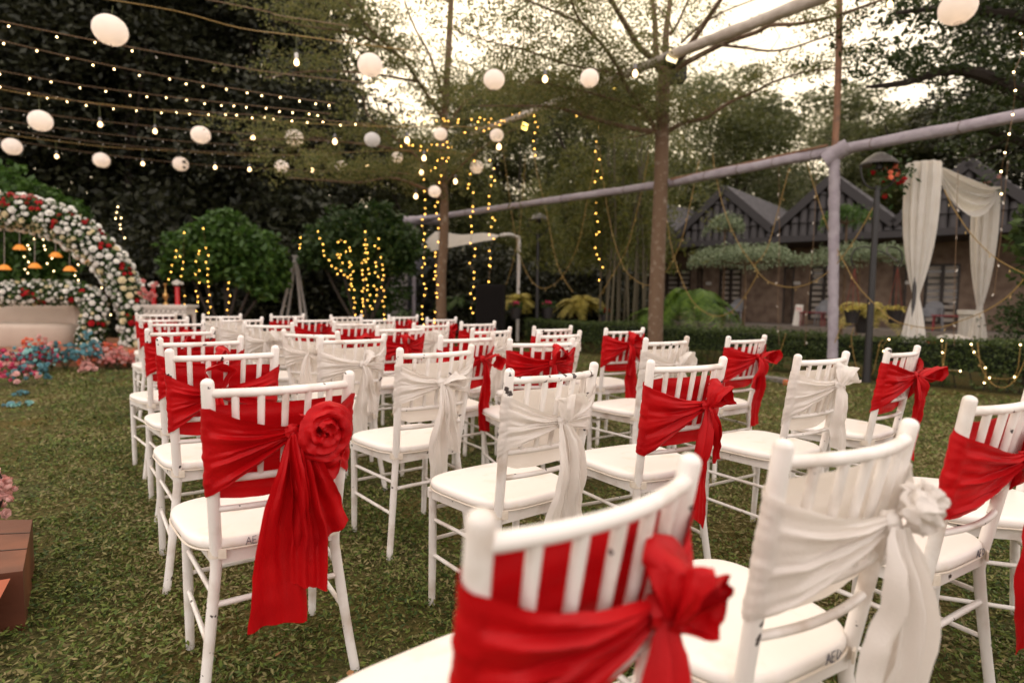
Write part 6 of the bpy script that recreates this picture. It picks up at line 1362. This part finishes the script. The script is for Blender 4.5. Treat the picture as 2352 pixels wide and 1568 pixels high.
MB().box((0, 0, .36), (.24, .02, .72)).build('board', mat('board_white', (.62, .58, .52), .5), t, smooth=False)
lt = MB(); [lt.tube([a, b], .010, 4) for a, b in (((-.06, -.014, .50), (-.06, -.014, .62)), ((-.06, -.014, .62), (0, -.014, .55)), ((0, -.014, .55), (.06, -.014, .62)), ((.06, -.014, .62), (.06, -.014, .50)))]
lt.build('lettering', mat('sign_red', (.5, .03, .03), .6), t)
gm = (ga+gc)/2
t = thing('white_pillar', 'white fluted pillar standing inside the draped gate on the right', 'pillar', at(2225, 760, 11.2)*1); t.location.z = 0
MB().lathe([(.20, 0), (.20, .08), (.15, .1), (.15, .9), (.2, .92), (.2, 1.0), (.001, 1.0)], seg=24).build('shaft', WHP, t)
for k in range(14): a = k*.449; MB().tube([(.155*math.cos(a), .155*math.sin(a), .1), (.155*math.cos(a), .155*math.sin(a), .9)], .014, 5).build('flute', WHP, t)
p = at(2185, 780, 10.2); p.z = 0; t = thing('white_bundle', 'heap of crumpled white cloth between the gate legs', 'cloth', p)
rows = [[((.42*math.sin(a)*(1+.12*math.sin(5*b_+a*3)))*math.cos(b_), (.3*math.sin(a)*(1+.12*math.sin(4*b_)))*math.sin(b_), .35+.22*math.cos(a)*(1+.15*math.sin(6*b_+a*4))) for b_ in [2*math.pi*k/40 for k in range(41)]] for a in [math.pi*.02+math.pi*.9*q/16 for q in range(17)]]
MB().grid(rows).build('cloth', WHT, t); MB().box((0, 0, .1), (.7, .45, .22)).build('stand', WHP, t, smooth=False)
p = at(2122, 785, 10.0); p.z = 0; t = thing('red_stool', 'red draped stool between the gate legs', 'stool', p)
rows = [[((.26+.02*math.sin(9*b_)*(1-z))*math.cos(b_)*(1+.12*(.5-z)), (.26+.02*math.sin(9*b_)*(1-z))*math.sin(b_)*(1+.12*(.5-z)), z) for b_ in [2*math.pi*k/54 for k in range(55)]] for z in (.01, .15, .3, .44, .47)]
MB().grid(rows).build('skirt', RED, t); MB().lathe([(.25, .465), (.2, .48), (.001, .485)], seg=30).build('seat', RED, t)
# red flowers at the top left of the gate, pale flowers at its right
for (x, y, Y, cs, lab) in ((2052, 398, 8.35, ('red', 'coral'), 'cluster of red flowers on the top left corner of the gate'), (2268, 440, 10.2, ('blush', 'white'), 'pale flowers on the top right corner of the gate')):
    q = at(x, y, Y); t = thing('flower_cluster', lab, 'flowers', q); rr = random.Random(x)
    for i in range(22): put('flower', BLO[cs[i % 2]][i % 2], t, (rr.gauss(0, .09), rr.gauss(0, .05), rr.gauss(0, .13)), (rr.uniform(.8, 2), rr.uniform(-1, 1), 0), .045)
    Pq = np.array([(rr.gauss(0, .12), rr.gauss(0, .06), rr.gauss(0, .15)) for _ in range(160)]); put('greenery', quadmesh('greenery', leaves(Pq, .09, .5), LSHRUB), t)['kind'] = 'stuff'
# planks on the grass by the hedge
PLK = mat('weathered_plank', (.20, .175, .15), .85, noise=(14, (.12, .10, .085), .4, .7), bump=.4, bscale=40)
for (a, b, lab, wd) in (((1572, 838), (1662, 856), 'grey weathered planks lying on the grass left of the hedge gap', .24), ((1738, 863), (1822, 879), 'grey plank with orange blocks lying before the wrapped post', .12)):
    A, B_ = atz(*a, .03), atz(*b, .03); d = (B_-A); t = thing('plank', lab, 'plank', (A+B_)/2, math.atan2(d.y, d.x), 'planks on the grass'); MB().box((0, 0, 0), (d.length, wd, .05)).build('board', PLK, t, smooth=False)
    MB().box((0.1, wd*1.3, -.01), (d.length*.9, wd*.8, .04)).build('board', PLK, t, smooth=False)
    for s_ in (-1, 1): MB().box((s_*d.length*.46, -wd*.62, 0), (.09, .05, .07)).build('end_block', mat('orange_plastic', (.6, .14, .05), .5), t, smooth=False)
# dry leaves scattered on the lawn
LFM = mat('dry_leaf', (.26, .13, .05), .8, vary=.4)
for (px, py, sc_, lab) in ((805, 1548, .05, 'curled dry leaf by the right rear foot of the big rosette-bow chair'), (850, 1560, .04, 'pale dry leaf at the very bottom, left of the blurred nearest seat'), (640, 1500, .03, 'small dry leaf under the big rosette-bow chair'), (300, 1440, .03, 'dry leaf on the open grass left of the big rosette-bow chair'),
      (455, 1104, .03, 'tan leaf on the open grass beside the left chair column'), (1245, 1330, .03, 'dry leaf beneath the worn white-sashed chair'), (2122, 1360, .035, 'orange dry leaf under the red-sashed chair at the right edge'), (1915, 930, .05, 'dry leaf on the grass right of the puffed-knot chair'), (200, 1000, .04, 'dry leaf midway up the open grass on the left')):
    p = atz(px, py, .024); v = [(-.5, 0, 0), (-.1, .22, .10), (.5, 0, .03), (-.1, -.22, .08)]
    o = MB().add([(a*sc_, b*sc_, c*sc_) for a, b, c in v]+[(0, 0, .01*sc_)], [(0, 4, 1), (1, 4, 2), (2, 4, 3), (3, 4, 0)]).build('dry_leaf', LFM, None, False, p); o.rotation_euler = (0, 0, px*.1); tag(o, lab, 'leaf', 'dry leaves scattered on the lawn')
